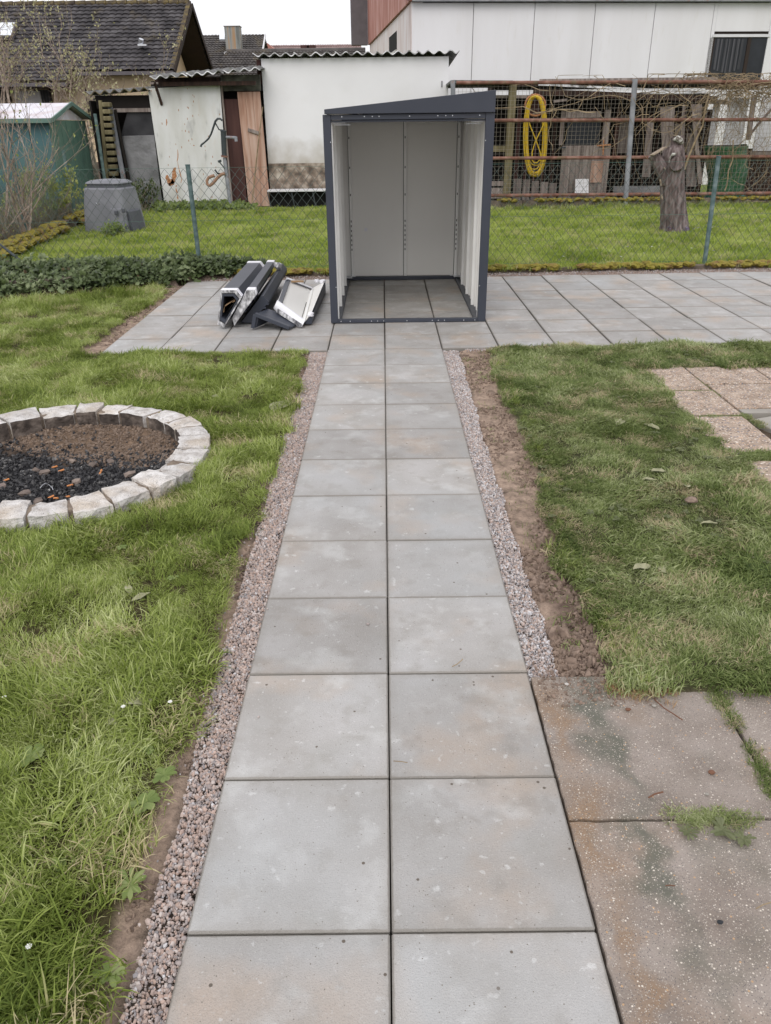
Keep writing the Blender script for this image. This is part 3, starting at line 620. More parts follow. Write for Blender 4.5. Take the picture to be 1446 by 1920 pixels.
def gravel(name, P, pick, label):
    n = len(P); scatter(name, P, eul(n), np.clip(rng.gamma(5, .2, n), .45, 2.1), pick(n), gp_, label, 'gravel')
one = lambda v: (lambda y: np.full(np.shape(y), v))
GL = strip(one(-.500), LGE, .85, 6.745, 40000, -.022); GL[:, 2] += tilt(GL[:, 0], GL[:, 1])
gravel('gravel', GL, lambda n: rng.choice(12, n, p=np.array([3, 2, 1.4, 1, 2, .35]*2)/19.5), 'pinkish gravel strip between the path and the left lawn')
GR = strip(one(.500), RGE, 2.19, 6.745, 38000, -.024)
GR = GR[(GR[:, 1] > 2.19+.1*(fbm(GR[:, 0]*20, GR[:, 1]*0, 5)))]
gravel('gravel', GR, lambda n: rng.choice(12, n, p=np.array([1.4, 1.6, 2, 1.6, .8, 2]*2)/18.8), 'grey and white gravel strip on the right of the path')
n = 5200; xb = rng.uniform(-2.3, 6, n); yb = rng.uniform(10.26, 10.5, n)
GB = np.column_stack([xb, yb, tilt(xb, yb)-.004+rng.uniform(0, .008, n)])
gravel('gravel', GB, lambda n: rng.choice(12, n), 'gravel line between the patio and the mossy kerb')
n = 5200; xb = rng.uniform(.7, 5, n); yb = 6.745-np.abs(rng.normal(0, .03, n))
GB = np.column_stack([xb, yb, tilt(xb, yb)-.02+rng.uniform(0, .01, n)])
gravel('gravel', GB, lambda n: rng.choice(12, n), 'thin gravel line along the front edge of the patio')
n = 420; xb = np.concatenate([-.505+np.abs(rng.normal(0, .02, n//2)), -.67+rng.normal(0, .03, n-n//2)]); yb = rng.uniform(1, 6.7, n); k = rng.random(n) < np.where(xb > -.52, .10, .9); xb, yb = xb[k], yb[k]; n = len(xb)
gravel('gravel', np.column_stack([xb, yb, np.where(xb > -.52, .004, -.012)]), lambda n: rng.choice(12, n), 'stray gravel spilled along the left edge of the path')
b = 0
for (u, v) in ((345, 1760), (335, 1806), (690, 1170)):
    p = gp(u, v, .004); o = bpy.data.objects.new('pebble', chunk('pebble', .0065, gm[1], 300+b, 2, (1.1, .9, .75), .12, True)); COL.objects.link(o); o.location = p; b += 1
    tag(o, ['single pebble on the corner of the lower left path slab', 'stray pebble on the left edge of the nearest path slab', 'tiny pebble lying out on the left row of path slabs'][b-1], 'pebble')

# ------------------------------------------------------------------ grass
def tuft(name, m, nb, R, Lr, W, lean, seed, flat_=0):
    r = random.Random(seed); vs = []; fs = []; ra = []; dr = []
    for _ in range(nb):
        a = r.uniform(0, 6.283); d = R*math.sqrt(r.random()); x0, y0 = d*math.cos(a), d*math.sin(a)
        dirr = r.gauss(0, .75) if r.random() < .75 else r.uniform(0, 6.283); L = r.uniform(*Lr); w = W*r.uniform(.6, 1.3); le = r.uniform(*lean)
        dx, dy = math.cos(dirr), math.sin(dirr); px, py = -dy, dx; b = len(vs); tw = r.uniform(-.5, .5)
        th = le*.35; x, y, z = x0, y0, -.008
        pts = []
        for k in range(4):
            pts.append((x, y, z)); s = L/3; th2 = th+le*(.33*k); th2 = min(th2, 1.75)
            x += dx*math.sin(th2)*s; y += dy*math.sin(th2)*s; z += math.cos(th2)*s
            if z < .003: z = .003+.006*r.random()
        for k in range(3):
            ww = w*(1, .9, .6)[k]/2; c = math.cos(tw); q = math.sin(tw)
            vs.append((pts[k][0]+px*ww*c, pts[k][1]+py*ww*c, pts[k][2]+ww*q)); vs.append((pts[k][0]-px*ww*c, pts[k][1]-py*ww*c, pts[k][2]-ww*q))
        vs.append(pts[3])
        fs += [(b, b+1, b+3, b+2), (b+2, b+3, b+5, b+4), (b+4, b+5, b+6)]
        q = r.random(); ra += [q]*7; dr += [r.uniform(-.25, .25)]*7
    me = bpy.data.meshes.new(name); me.from_pydata(vs, [], fs); me.materials.append(m)
    me.attributes.new('rnd', 'FLOAT', 'POINT').data.foreach_set('value', ra)
    me.attributes.new('dry', 'FLOAT', 'POINT').data.foreach_set('value', dr)
    return me
GMl = blade_mat('lawn_blade', [(.055, .085, .016), (.165, .225, .038), (.32, .39, .092), (.62, .66, .34)], ((.60, .52, .32), .96), 1.4)
GMr = blade_mat('turf_blade', [(.04, .07, .018), (.12, .17, .042), (.25, .30, .105), (.52, .55, .32)], ((.50, .42, .27), .90), 1.9)
GMn = blade_mat('neighbour_blade', [(.10, .155, .025), (.22, .30, .045), (.37, .45, .09), (.56, .60, .22)], ((.50, .45, .25), .95), 1.3)
TL = [tuft('lawn', GMl, 50, .052, (.025, .068), .0032, (.8, 2.0), 100+i) for i in range(10)]
TR = [tuft('turf', GMr, 48, .052, (.022, .055), .0036, (1.1, 2.2), 200+i) for i in range(10)]
TN = [tuft('neighbour', GMn, 60, .13, (.035, .07), .0065, (.2, 1.1), 300+i) for i in range(8)]
TLL = [tuft('long', GMl, 34, .05, (.06, .12), .0036, (.5, 1.4), 400+i) for i in range(5)]
def visible(x, y, mpx=140):
    d0 = x-CAMX; z = y*Fv.y+d0*Fv.x + (-CAMH)*Fv.z
    u = 723+FPX*(d0*Rv.x+y*Rv.y-CAMH*Rv.z)/z; v = 960-FPX*(d0*Uv.x+y*Uv.y-CAMH*Uv.z)/z
    return (z > .1) & (u > -mpx-260) & (u < 1446+mpx+260) & (v < 2150)
def lawn(name, x0, x1, y0, y1, dens, codes, protos, label, sc=(.75, 1.3), thin=None, ybias=True, zoff=0):
    n = int((x1-x0)*(y1-y0)*dens); x = rng.uniform(x0, x1, n); y = rng.uniform(y0, y1, n)
    k = np.isin(region(x, y), codes) & visible(x, y)
    if ybias: k &= rng.random(n) < np.clip(5.5/np.maximum(y, .5), .45, 1)
    if thin is not None: k &= rng.random(n) < thin(x, y)
    x, y = x[k], y[k]; n = len(x); rot = np.stack([rng.normal(0, .14, n), rng.normal(0, .14, n), 22*fbm(x*1.5, y*1.5, 141, 3)+rng.normal(0, .55, n)], 1)
    s = (.72+.62*sstep(.35, .65, fbm(x*3.2, y*3.2, 150)))*rng.uniform(*sc, n)*(1+.25*sstep(4, 10, y)) if ybias else rng.uniform(*sc, n)
    scatter(name, np.column_stack([x, y, H(x, y)+zoff]), rot, s, rng.integers(0, len(protos), n), protos, label, 'grass')
bare = lambda s: (lambda x, y: np.clip((fbm(x*3.1, y*3.1, s)-.28)*9, .3, 1)*np.clip((fbm(x*9, y*9, s+1)-.28)*9, .3, 1))
bareR = lambda x, y: np.clip((fbm(x*2.3, y*2.3, 83)-.25)*9, .6, 1)*np.clip((fbm(x*8, y*8, 84)-.28)*9, .5, 1)
lawn('grass', -6.2, -.55, .75, 10.6, 900, [0], TL, 'fresh green lawn grass left of the path around the fire pit', thin=bare(81))
lawn('grass', .6, 5.6, 2.0, 6.8, 1150, [1], TR, 'matted darker turf right of the path', sc=(.8, 1.2), thin=bareR)
lawn('grass', -7.5, 13, 10.55, 19.6, 95, [6], TN, 'bright short grass of the neighbouring garden beyond the wire fence', ybias=False, sc=(.7, 1.25))
# longer tussocks
lawn('grass', -4.5, -.6, .75, 3.9, 90, [0], TLL, 'long lush grass tussocks in the near left lawn', sc=(.7, 1.15), thin=lambda x, y: (fbm(x*1.6, y*1.6, 91) > .47)*1.0)
lawn('grass', -6, -2.4, 8.3, 10.4, 110, [0], TLL, 'long grass in front of the ivy', sc=(.8, 1.5), thin=lambda x, y: ((y > ivy_front(x)-.55-.5*(x < -3.6)))*1.0, ybias=False)
lawn('grass', .7, 1.15, 2.1, 6.6, 220, [1], TLL, 'greener grass edge along the bare soil strip', sc=(.32, .55), thin=lambda x, y: (x < RTE(y)+.10)*1.0)
lawn('grass', 1.5, 8, 16.8, 18.3, 50, [6], TLL, 'longer grass along the foot of the enclosure wall', sc=(1.2, 2.2), thin=lambda x, y: (y > 17.9)*1.0, ybias=False)
# grass edge drooping over the old slabs and sprigs on the bare soil
lawn('grass', .66, 1.05, 2.2, 6.7, 260, [2], [tuft('sprig', GMr, 9, .04, (.02, .045), .003, (1., 1.8), 500+i) for i in range(4)], 'scattered grass cuttings on the bare soil strip', thin=lambda x, y: (fbm(x*7, y*5, 95) > .40)*.9)
lawn('grass', -3.2, -2.45, 6.6, 10.4, 160, [2], [tuft('sprig', GMr, 9, .04, (.02, .045), .003, (1., 1.8), 520+i) for i in range(4)], 'sparse cut grass on the earth beside the patio', thin=lambda x, y: (fbm(x*7, y*5, 96) > .5)*.7)
def gap_grass(P, n_, label):
    pts = []
    for (a, b_, w_) in P:
        for _ in range(n_):
            t = rnd.random(); pts.append((a[0]+(b_[0]-a[0])*t+rnd.gauss(0, w_), a[1]+(b_[1]-a[1])*t+rnd.gauss(0, w_), .0))
    pts = np.array(pts); n = len(pts)
    scatter('grass', pts, eul(n, False), rng.uniform(.35, .7, n), rng.integers(0, 10, n), TR, label, 'grass')
gap_grass([((1.12, 2.2), (1.12, 1.95), .012), ((1.125, 1.9), (1.13, 1.6), .006)], 26, 'grass growing in the upright joint of the old slabs')
gap_grass([((2.1, 5.46), (2.37, 5.45), .012), ((2.05, 4.92), (2.4, 4.92), .015), ((2.36, 5.75), (2.38, 5.3), .02), ((2.2, 6.05), (2.6, 6.08), .03), ((2.0, 4.19), (2.5, 4.19), .03), ((2.38, 4.95), (2.42, 4.7), .012)], 30, 'grass growing in the joints of the pebble slabs')

# soil clods
def clods(x0, x1, y0, y1, n, codes, label, sc):
    x = rng.uniform(x0, x1, n); y = rng.uniform(y0, y1, n); k = np.isin(region(x, y), codes) & (fbm(x*5, y*3, 77) > .42); x, y = x[k], y[k]; n = len(x)
    scatter('soil', np.column_stack([x, y, H(x, y)+.002]), eul(n), sc*rng.gamma(2, .35, n)+.2, rng.integers(0, 5, n), [chunk('clod', .009, crumb, 30+s, 1, (1.3, 1, .6), .35) for s in range(5)], label, 'soil')
clods(.62, 1.05, 2.2, 3.7, 3800, [2], 'dark clods of soil heaped at the near end of the bare strip', .95)
clods(.55, 1.05, 2.15, 6.7, 7500, [2], 'crumbled brown soil on the bare strip right of the gravel', .62)
clods(-3.1, -2.45, 6.6, 10.5, 2600, [2], 'crumbled soil along the left patio edge', 1)
clods(-.9, -.62, .7, 6.7, 9000, [2], 'small crumbs of earth on the bare edge beside the left gravel', .5)
clods(-.9, -.6, .7, 6.7, 1500, [2, 3], 'crumbs of soil along the left gravel strip', .6)
n = 700; x = rng.uniform(.52, .95, n); y = 2.06+np.abs(rng.normal(.1, .06, n)); k = y < 2.3
scatter('soil', np.column_stack([x, y, np.full(n, .001)])[k], eul(k.sum()), np.clip(rng.gamma(2, .2, k.sum()), .15, 1), rng.integers(0, 5, k.sum()), [chunk('clod', .008, crumb, 60+s, 1, (1.3, 1, .5), .35) for s in range(5)], 'crumbs of mud spread over the top edge of the old slab', 'soil')
ROOT = blade_mat('torn_root', [(.30, .16, .07), (.42, .25, .12), (.5, .36, .2)], ((.3, .2, .1), 1.6), 3)
n = 60; x = rng.uniform(.76, .98, n); y = 2.14+rng.normal(0, .025, n)
scatter('grass', np.column_stack([x, y, np.full(n, .004)]), eul(n, False), rng.uniform(.5, .9, n), rng.integers(0, 3, n), [tuft('root', ROOT, 14, .03, (.02, .05), .0022, (.8, 2.0), 800+i) for i in range(3)], 'torn orange-brown grass roots at the turf corner', 'grass')
gap_grass([((.80, 1.584), (1.02, 1.58), .012)], 34, 'matted weeds in the cross joint of the old slabs')
# broad weeds in the lawn
WM = blade_mat('weed_leaf', [(.13, .19, .05), (.22, .29, .09), (.34, .39, .17)], ((.3, .3, .2), 1.6), 3)
WS = blade_mat('weed_leaf_dull', [(.09, .11, .05), (.15, .17, .08), (.22, .24, .13)], ((.3, .3, .2), 1.6), 3)
def rosette(name, m, nleaf, L, W, seed, rise=.5):
    r = random.Random(seed); vs = []; fs = []; ra = []
    for k in range(nleaf):
        a = k*2.4+r.uniform(-.3, .3); l = L*r.uniform(.4, 1.15); w = W*r.uniform(.7, 1.1); dx, dy = math.cos(a), math.sin(a); px, py = -dy, dx; b = len(vs)
        prof = [(0, .12), (.3, .35), (.55, .9), (.78, 1), (.93, .6), (1.0, .0)]
        for t, q in prof:
            z = l*rise*(t-.75*t*t)+.004; x = dx*l*t; y = dy*l*t; ww = w/2*q
            for s in (-1, 0, 1): vs.append((x+px*ww*s, y+py*ww*s, z+(.15*ww if s else 0)))
        for i in range(len(prof)-1):
            fs += [(b+i*3, b+i*3+1, b+i*3+4, b+i*3+3), (b+i*3+1, b+i*3+2, b+i*3+5, b+i*3+4)]
        ra += [r.random()]*(3*len(prof))
    me = bpy.data.meshes.new(name); me.from_pydata(vs, [], fs); me.materials.append(m)
    me.attributes.new('rnd', 'FLOAT', 'POINT').data.foreach_set('value', ra)
    me.attributes.new('dry', 'FLOAT', 'POINT').data.foreach_set('value', [0]*len(vs)); return me
def put(name, me, p, label, cat, group=None, rz=0, sc=1, tiltx=0):
    o = bpy.data.objects.new(name, me); COL.objects.link(o); o.location = p; o.rotation_euler = (tiltx, 0, rz); o.scale = (sc,)*3; return tag(o, label, cat, group)
for i, (u, v, L, W, m, lb) in enumerate([(272, 1508, .045, .024, WM, 'light green broad-leaved weed beside the gravel, largest on the left'), (308, 1456, .038, .02, WM, 'young broad-leaved weed nearest the gravel edge on the left'),
        (246, 1662, .05, .014, WM, 'narrow-leaved weed low in the left lawn by the gravel'), (205, 1832, .035, .014, WM, 'small weed at the bottom left turf edge'), (60, 1420, .05, .03, WM, 'pale round-leaved weed at the left of the near lawn'),
        (1355, 1555, .04, .014, WS, 'dull dandelion-like weed in the joint of the old slabs'), (1290, 1560, .03, .008, WS, 'sprawling weed in the slab joint left of the dandelion-like one'), (1395, 1572, .032, .009, WS, 'small weed right of the dandelion-like one in the joint'),
        (900, 1070+0, .03, .02, WS, None)][:8]):
    p = gp(u, v, .012); put('weed', rosette('weed', m, 17+i % 4, L, W, i), (p.x, p.y, .012 if u < 1000 else .003), lb, 'weed', rz=i)
wn = 900; x = rng.uniform(-4, -.7, wn); y = rng.uniform(.9, 9.5, wn); k = (region(x, y) == 0) & visible(x, y) & (fbm(x*2, y*2, 55) > .5); x, y = x[k], y[k]
scatter('clover', np.column_stack([x, y, H(x, y)+.012]), eul(len(x), False), rng.uniform(.35, .9, len(x)), rng.integers(0, 4, len(x)), [rosette('clover', WM, 7, .03, .02, 60+i, .8) for i in range(4)], 'small clover leaves among the left lawn grass', 'clover')
wn = 1100; x = rng.uniform(.8, 5, wn); y = rng.uniform(2.2, 6.6, wn); k = (region(x, y) == 1) & visible(x, y) & (fbm(x*2, y*2, 57) > .45); x, y = x[k], y[k]
scatter('clover', np.column_stack([x, y, H(x, y)+.012]), eul(len(x), False), rng.uniform(.35, .9, len(x)), rng.integers(0, 4, len(x)), [rosette('clover', WS, 6, .035, .022, 70+i, .6) for i in range(4)], 'small broad leaves pressed into the right turf', 'clover')
# dead leaves, flowers, sticks
def leaf_mesh(L, W, seed):
    r = random.Random(seed); b = MB(); P = []
    for i in range(6):
        t = i/5; q = math.sin(math.pi*min(1, t*.95+.03))**.8; z = .012*math.sin(t*3+r.random())*r.uniform(.4, 1.2)
        P.append([(L*(t-.5), -W/2*q, z+.004*r.random()), (L*(t-.5), 0, z-.003), (L*(t-.5), W/2*q, z+.005*r.random())])
    b.grid(np.array(P)); return b.mesh('dead_leaf', MT['deadleaf'])
DL = [(253, 1305, .11, .07, 'pale wide dead leaf in the left lawn beside the path gravel'), (225, 1318, .1, .045, 'narrow pale leaf just left of the wide dead leaf'), (200, 1345, .08, .035, 'small dry leaf below the two pale leaves in the left lawn'),
      (262, 1110, .09, .035, 'long dry leaf in the middle of the left lawn'), (240, 1098, .07, .03, 'short dry leaf beside the long one in the left lawn'), (1235, 885, .09, .05, 'pale dead leaf in the middle of the right turf'), (1288, 910, .055, .04, 'light green leaf standing in the right turf'),
      (1215, 900, .08, .03, 'curled dry leaf left of the light green leaf'), (1165, 791, .16, .06, 'grey bark-like leaf lying in the right turf'), (1222, 800, .12, .05, 'faded leaf right of the grey one in the right turf'), (1205, 1062, .1, .05, 'flattened pale leaf low in the right turf'), (1240, 1065, .07, .03, 'small flattened leaf right of the flattened pale leaf'),
      (1330, 978, .08, .03, 'dry leaf in the right turf near the photo edge'), (525, 757, .22, .14, 'dry tan patch-like leaf in the left lawn near the patio'), (402, 742, .07, .05, 'little tan leaf beside the gravel near the patio')]
for i, (u, v, L, W, lb) in enumerate(DL):
    p = gp(u, v, .03); put('dead_leaf', leaf_mesh(L, W, i), (p.x, p.y, float(H(np.array(p.x), np.array(p.y)))+.014), lb, 'leaf', rz=i*1.3)
def daisy(seed, m):
    b = MB()
    for k in range(8):
        a = k*math.pi/4; b.add([(0, 0, 0), (.009*math.cos(a-.3), .009*math.sin(a-.3), .002), (.011*math.cos(a), .011*math.sin(a), .002), (.009*math.cos(a+.3), .009*math.sin(a+.3), .002)], [(0, 1, 2, 3)])
    return b.mesh('daisy', m)
for i, (u, v, lb) in enumerate([(319, 1316, 'white daisy near the gravel beside the pale dead leaves'), (54, 1775, 'white daisy low at the bottom left of the lawn'), (231, 1325, 'small white daisy among the pale leaves in the left lawn'), (8, 1307, 'white daisy at the left edge of the lawn')]):
    p = gp(u, v, .045); put('daisy', daisy(i, MT['petal']), p, lb, 'flower', sc=.75)
fl = rng.uniform((1.6, 10.9), (7.5, 17.5), (160, 2)); k = fbm(fl[:, 0]*1.2, fl[:, 1]*1.2, 33) > .52; fl = fl[k]
scatter('flowers', np.column_stack([fl, H(fl[:, 0], fl[:, 1])+.07]), eul(len(fl), False), rng.uniform(.8, 1.8, len(fl)), rng.integers(0, 2, len(fl)), [daisy(1, MT['petal']), daisy(2, MT['purple'])], 'tiny white and violet flowers in the neighbouring lawn', 'flowers')
fl = rng.normal((5.0, 13.78), (.13, .05), (60, 2))
scatter('flowers', np.column_stack([fl, rng.uniform(.08, .17, 60)]), eul(60, False), rng.uniform(1.2, 2, 60), np.zeros(60), [daisy(2, MT['purple']), daisy(2, MT['purple'])], 'violet flowers at the foot of the tree stump', 'flowers')
def stick(pts, r_, lb, m='stick'):
    P = [Vector(gp(u, v, .008+.006*i % .02)) for i, (u, v) in enumerate(pts)]
    b = MB(); b.tube(P, r_, 5); tag(b.build('twig', MT[m], loc=P[0]), lb, 'twig')
stick([(1228, 1312), (1246, 1328), (1262, 1338), (1280, 1350)], .0022, 'thin reddish brown twig lying across the top of the old slab')
stick([(1216, 1496), (1228, 1489), (1244, 1485)], .0025, 'short brown twig in the middle of the upper old slab')
stick([(1418, 1704), (1430, 1697), (1446, 1692)], .0015, 'curved straw on the old slab at the right edge', 'vine')
stick([(738, 1427), (752, 1428), (764, 1430)], .0015, 'tiny straw on the path slab beside the middle joint', 'vine')
stick([(848, 1250), (858, 1245), (868, 1236)], .0018, 'green-brown stalk on the right row of path slabs', 'vine')
stick([(1248, 1661), (1256, 1660), (1266, 1661)], .0015, 'tiny twig on the lower old slab')
for i, (u, v, r_, lb) in enumerate([(1335, 1448, .008, 'dark clod in the middle of the upper old slab'), (1326, 1489, .005, 'small white stone below the dark clod'), (1351, 1729, .006, 'small dark blue chip on the lower old slab'), (1227, 1323, .006, 'small grey stone at the grass edge of the old slab'), (1063, 1283, .006, 'white pebble on the mud at the end of the gravel'), (1294, 952, .025, 'brown clod lying on the right turf'), (1178, 1330, .007, 'dark crumb on the top left of the old slab')]):
    p = gp(u, v, .006); put('stone', chunk('stone', r_, [MT['stick'], MT['kerbgrey'], MT['glassdark'], MT['kerbgrey'], MT['granite'], crumb, MT['stick']][i], 400+i, 2, (1.3, 1, .6), .15), (p.x, p.y, .006 if i != 5 else .05), lb, 'stone')

# ------------------------------------------------------------------ open metal shed
SX0, SX1, SY0, SY1, SH = -.53, .995, 7.745, 10.19, 1.84
zb = .004
sh = thing('metal_shed', (.23, 8.97, 0), 'half-built anthracite metal shed with open front and slanted roof on the patio', 'shed')
def part_(n, m, fn, **k): return part(n, m, sh, fn, **k)
part_('front_rail', MT['anth'], lambda b: b.box(SX0+.072, SX1-.082, SY0, SY0+.045, zb, .038), bevel=.003)
part_('side_rail', MT['anth'], lambda b: b.box(SX0+.03, SX0+.10, SY0+.055, SY1-.05, zb, .03), bevel=.003)
part_('side_rail', MT['anth'], lambda b: b.box(SX1-.11, SX1-.03, SY0+.055, SY1-.05, zb, .03), bevel=.003)
part_('rear_rail', MT['anth'], lambda b: b.box(SX0+.102, SX1-.112, SY1-.09, SY1-.035, zb, .045), bevel=.003)
part_('corner_post', MT['anth'], lambda b: (b.box(SX0, SX0+.07, SY0, SY0+.05, zb, SH), b.box(SX0, SX0+.012, SY0+.051, SY0+.16, zb, SH)), bevel=.003)
part_('corner_post', MT['anth'], lambda b: (b.box(SX1-.08, SX1, SY0, SY0+.05, zb, SH+.002), b.box(SX1-.012, SX1, SY0+.051, SY0+.16, zb, SH)), bevel=.003)
part_('corner_post', MT['anth'], lambda b: b.box(SX0, SX0+.05, SY1-.03, SY1, zb, SH), bevel=.003)
part_('corner_post', MT['anth'], lambda b: b.box(SX1-.05, SX1, SY1-.03, SY1, zb, SH), bevel=.003)
part_('header', MT['anth'], lambda b: (b.box(SX0+.072, SX1-.082, SY0+.004, SY0+.046, SH-.042, SH-.002), b.box(SX0+.072, SX1-.082, SY0+.02, SY0+.075, SH-.062, SH-.046)), bevel=.002)
part_('rear_header', MT['anth'], lambda b: b.box(SX0+.05, SX1-.05, SY1-.085, SY1-.02, SH-.05, SH+.0), bevel=.002)
# slanted roof: wedge trim boards and sheet
def wedge(y0, y1):
    def f(b):
        zl, zr = SH+.042, SH+.178
        b.hexa([(SX0+.018, y0, SH+.004), (SX1-.002, y0, SH+.004), (SX1-.002, y1, SH+.004), (SX0+.018, y1, SH+.004), (SX0+.018, y0, zl), (SX1-.002, y0, zr), (SX1-.002, y1, zr), (SX0+.018, y1, zl)])
    return f
part_('roof_trim', MT['anth'], wedge(SY0-.022, SY0+.012), bevel=.003)
part_('roof_trim', MT['anth'], wedge(SY1-.02, SY1+.01), bevel=.003)
part_('side_trim', MT['anth'], lambda b: b.box(SX0+.018, SX0+.035, SY0+.013, SY1-.021, SH+.004, SH+.040), bevel=.002)
part_('side_trim', MT['anth'], lambda b: b.box(SX1-.02, SX1-.003, SY0+.013, SY1-.021, SH+.004, SH+.165), bevel=.002)
def roofsheet(b):
    xs = np.linspace(SX0+.036, SX1-.022, 40); P = np.array([[(x, y, SH+.018+(x-SX0)*.088-.012*(int(i/2) % 3 == 0)) for i, x in enumerate(xs)] for y in (SY0+.014, SY1-.022)]); b.grid(P)
    P2 = P.copy(); P2[..., 2] -= .006; b.cm = 1; b.grid(P2[::-1])
part_('roof', [MT['anth'], MT['inner']], roofsheet)
# walls: sheets with folded flanges
part_('wall_panel', MT['inner'], lambda b: b.box(SX0+.036, .262, SY1-.032, SY1-.024, .046, SH-.051), bevel=0)
part_('wall_panel', MT['inner'], lambda b: b.box(.266, SX1-.036, SY1-.032, SY1-.024, .046, SH-.051), bevel=0)
def flange(x, w=.028): return lambda b: (b.box(x-w/2, x+w/2, SY1-.075, SY1-.034, .05, SH-.05), b.box(x+w/2, x+w/2+.005, SY1-.082, SY1-.034, .05, SH-.05))
for x in (SX0+.135, .262, SX1-.105): part_('flange', MT['flange'], flange(x), bevel=.001)
for x in (SX0+.135, .262, SX1-.105): part_('seam_shadow', MT['dark'], lambda b: b.box(x-.0195, x-.0145, SY1-.0365, SY1-.0335, .05, SH-.05))  # thin black strips painted in as the shadow line beside each flange
def slots(x):
    def f(b):
        for z in [1.62, 1.30, 1.0]+[.70-.055*i for i in range(7)]:
            b.box(x-.005, x+.004, SY1-.0775, SY1-.0748, z-.012, z+.012)
    return f
for x in (SX0+.135, .262, SX1-.105): tag(part_('slot', MT['dark'], slots(x)), kind='stuff')
def sidewall(xo, s):       # s: +1 inside lies towards +x
    ys = [SY0+.06, SY0+.16, SY0+.17, SY0+.33, SY0+.34, SY0+.50, SY0+.51]
    n = 4; w_ = (SY1-.04-(SY0+.055))/n
    for k in range(n):
        y0 = SY0+.055+k*w_; y1 = y0+w_-.004
        def f(b, y0=y0, y1=y1):
            prof = []
            m = 3
            for i in range(m):
                a = y0+(y1-y0)*i/m; c = y0+(y1-y0)*(i+1)/m; d = c-a
                prof += [(a, 0), (a+d*.62, 0), (a+d*.70, .018), (a+d*.92, .018)]
            prof.append((y1, 0))
            P = np.array([[(xo+s*(.0+dx), y, z) for y, dx in prof] for z in (.032, SH-.02)]); b.grid(P)
            P2 = P.copy(); P2[..., 0] -= s*.003; b.grid(P2[::-1])
        part_('wall_panel', MT['inner'], f, fix=False)
        part_('seam_shadow', MT['iron'], lambda b, y0=y0: b.box(min(xo+s*.001, xo+s*.012), max(xo+s*.001, xo+s*.012), y0-.003, y0, .034, SH-.03))  # dark strip standing in for the shadow line between wall panels
        part_('flange', MT['flange'], lambda b, y0=y0: b.box(min(xo+s*.001, xo+s*.045), max(xo+s*.001, xo+s*.045), y0+.001, y0+.005, .034, SH-.03), bevel=0)
        part_('flange', MT['flange'], lambda b, y0=y0: b.box(min(xo+s*.030, xo+s*.0455), max(xo+s*.030, xo+s*.0455), y0+.0055, y0+.022, .034, SH-.03), bevel=0)
sidewall(SX0+.035, 1); sidewall(SX1-.035, -1)
# outer dark skin of the side walls
for x in (SX0+.02, SX1-.026): part_('outer_skin', MT['anth'], lambda b: b.box(x, x+.006, SY0+.165, SY1-.035, .02, SH-.004))
part_('outer_skin', MT['anth'], lambda b: b.box(SX0+.055, SX1-.055, SY1-.018, SY1-.008, .02, SH-.004))
def brk(x, z, s):
    return lambda b: (b.box(min(x, x+s*.13), max(x, x+s*.13), SY1-.10, SY1-.062, z, z+.006), b.box(min(x, x+s*.09), max(x, x+s*.09), SY1-.20, SY1-.101, z, z+.006), b.box(min(x, x+s*.006), max(x, x+s*.006), SY1-.19, SY1-.10, z+.0062, z+.045))
for x, s in ((SX0+.04, 1), (SX1-.04, -1)):
    part_('bracket', MT['zinc'], brk(x, .047, s)); part_('bracket', MT['zinc'], brk(x, SH-.07, s))
    part_('bracket', MT['zinc'], lambda b: (b.box(min(x+s*.03, x+s*.16), max(x+s*.03, x+s*.16), SY0+.08, SY0+.15, SH-.070, SH-.064), b.box(min(x+s*.05, x+s*.2), max(x+s*.05, x+s*.2), SY0+.16, SY0+.2, SH-.085, SH-.079)))
def bolt(x, y, z): part_('bolt', MT['zinc'], lambda b: b.tube([(x, y, z), (x, y-.006, z)], .0055, 7), loc=(x, y, z))
for x in (-.43, -.34, -.13, -.07, -.01, .22, .47, .53, .59, .78, .89): bolt(x, SY0-.0005, .021)
for x in (-.36, -.16, -.09, -.03, .24, .49, .56, .62, .86): bolt(x, SY0+.0035, SH-.018)
for z in (.35, 1.62): bolt(SX0+.064, SY0-.0005, z); bolt(SX1-.075, SY0-.0005, z)
for x in (SX0+.12, .262, SX1-.1): bolt(x, SY1-.084, .075); bolt(x, SY1-.084, SH-.06)
part_('sticker', MT['foam'], lambda b: b.tube([(-.22, SY1-.033, .60), (-.22, SY1-.0345, .60)], .022, 16), loc=(-.22, SY1, .6))

# ------------------------------------------------------------------ stacked panels beside the shed
def bundle(label, near, Yn, farpt, zadj=0):
    N = [at(u, v, Yn) for u, v in near]; a = N[0]; f = gp(farpt[0], farpt[1], a.z+zadj); return N, f-a
def shrink(P, k, c=None):
    c = c or sum(P, Vector())/len(P); return [c+(p-c)*k for p in P]
# A: folded pile of angled sheets, largest
N_, V_ = bundle('', [(416, 549), (444, 549), (454, 562), (421.5, 617.5), (409.5, 611)], 7.62, (466, 495))
lowz = min(p.z for p in N_); N_ = [p-Vector((0, 0, lowz-.008)) for p in N_]
t = thing('panel_bundle', N_[3], 'leftmost wrapped bundle of folded dark sheets with brown card inside its open end', 'panel bundle')
inn = shrink(N_, .62)
b = MB(); b.ring(N_, inn, V_); b.build('sheets', MT['anth'], t, bevel=0)
inn2 = shrink(N_, .80); b = MB(); b.ring(shrink(N_, .79), shrink(N_, .64), V_*-.012); b.build('sheet_edge', MT['anth'], t)
o2 = shrink(N_, 1.06)
top = [o2[4]*.35+o2[0]*.65, o2[0], o2[1], o2[2]*.9+o2[1]*.1, N_[2]*.8+N_[3]*.2, shrink(N_, .86)[2], shrink(N_, .86)[1], shrink(N_, .86)[0]]
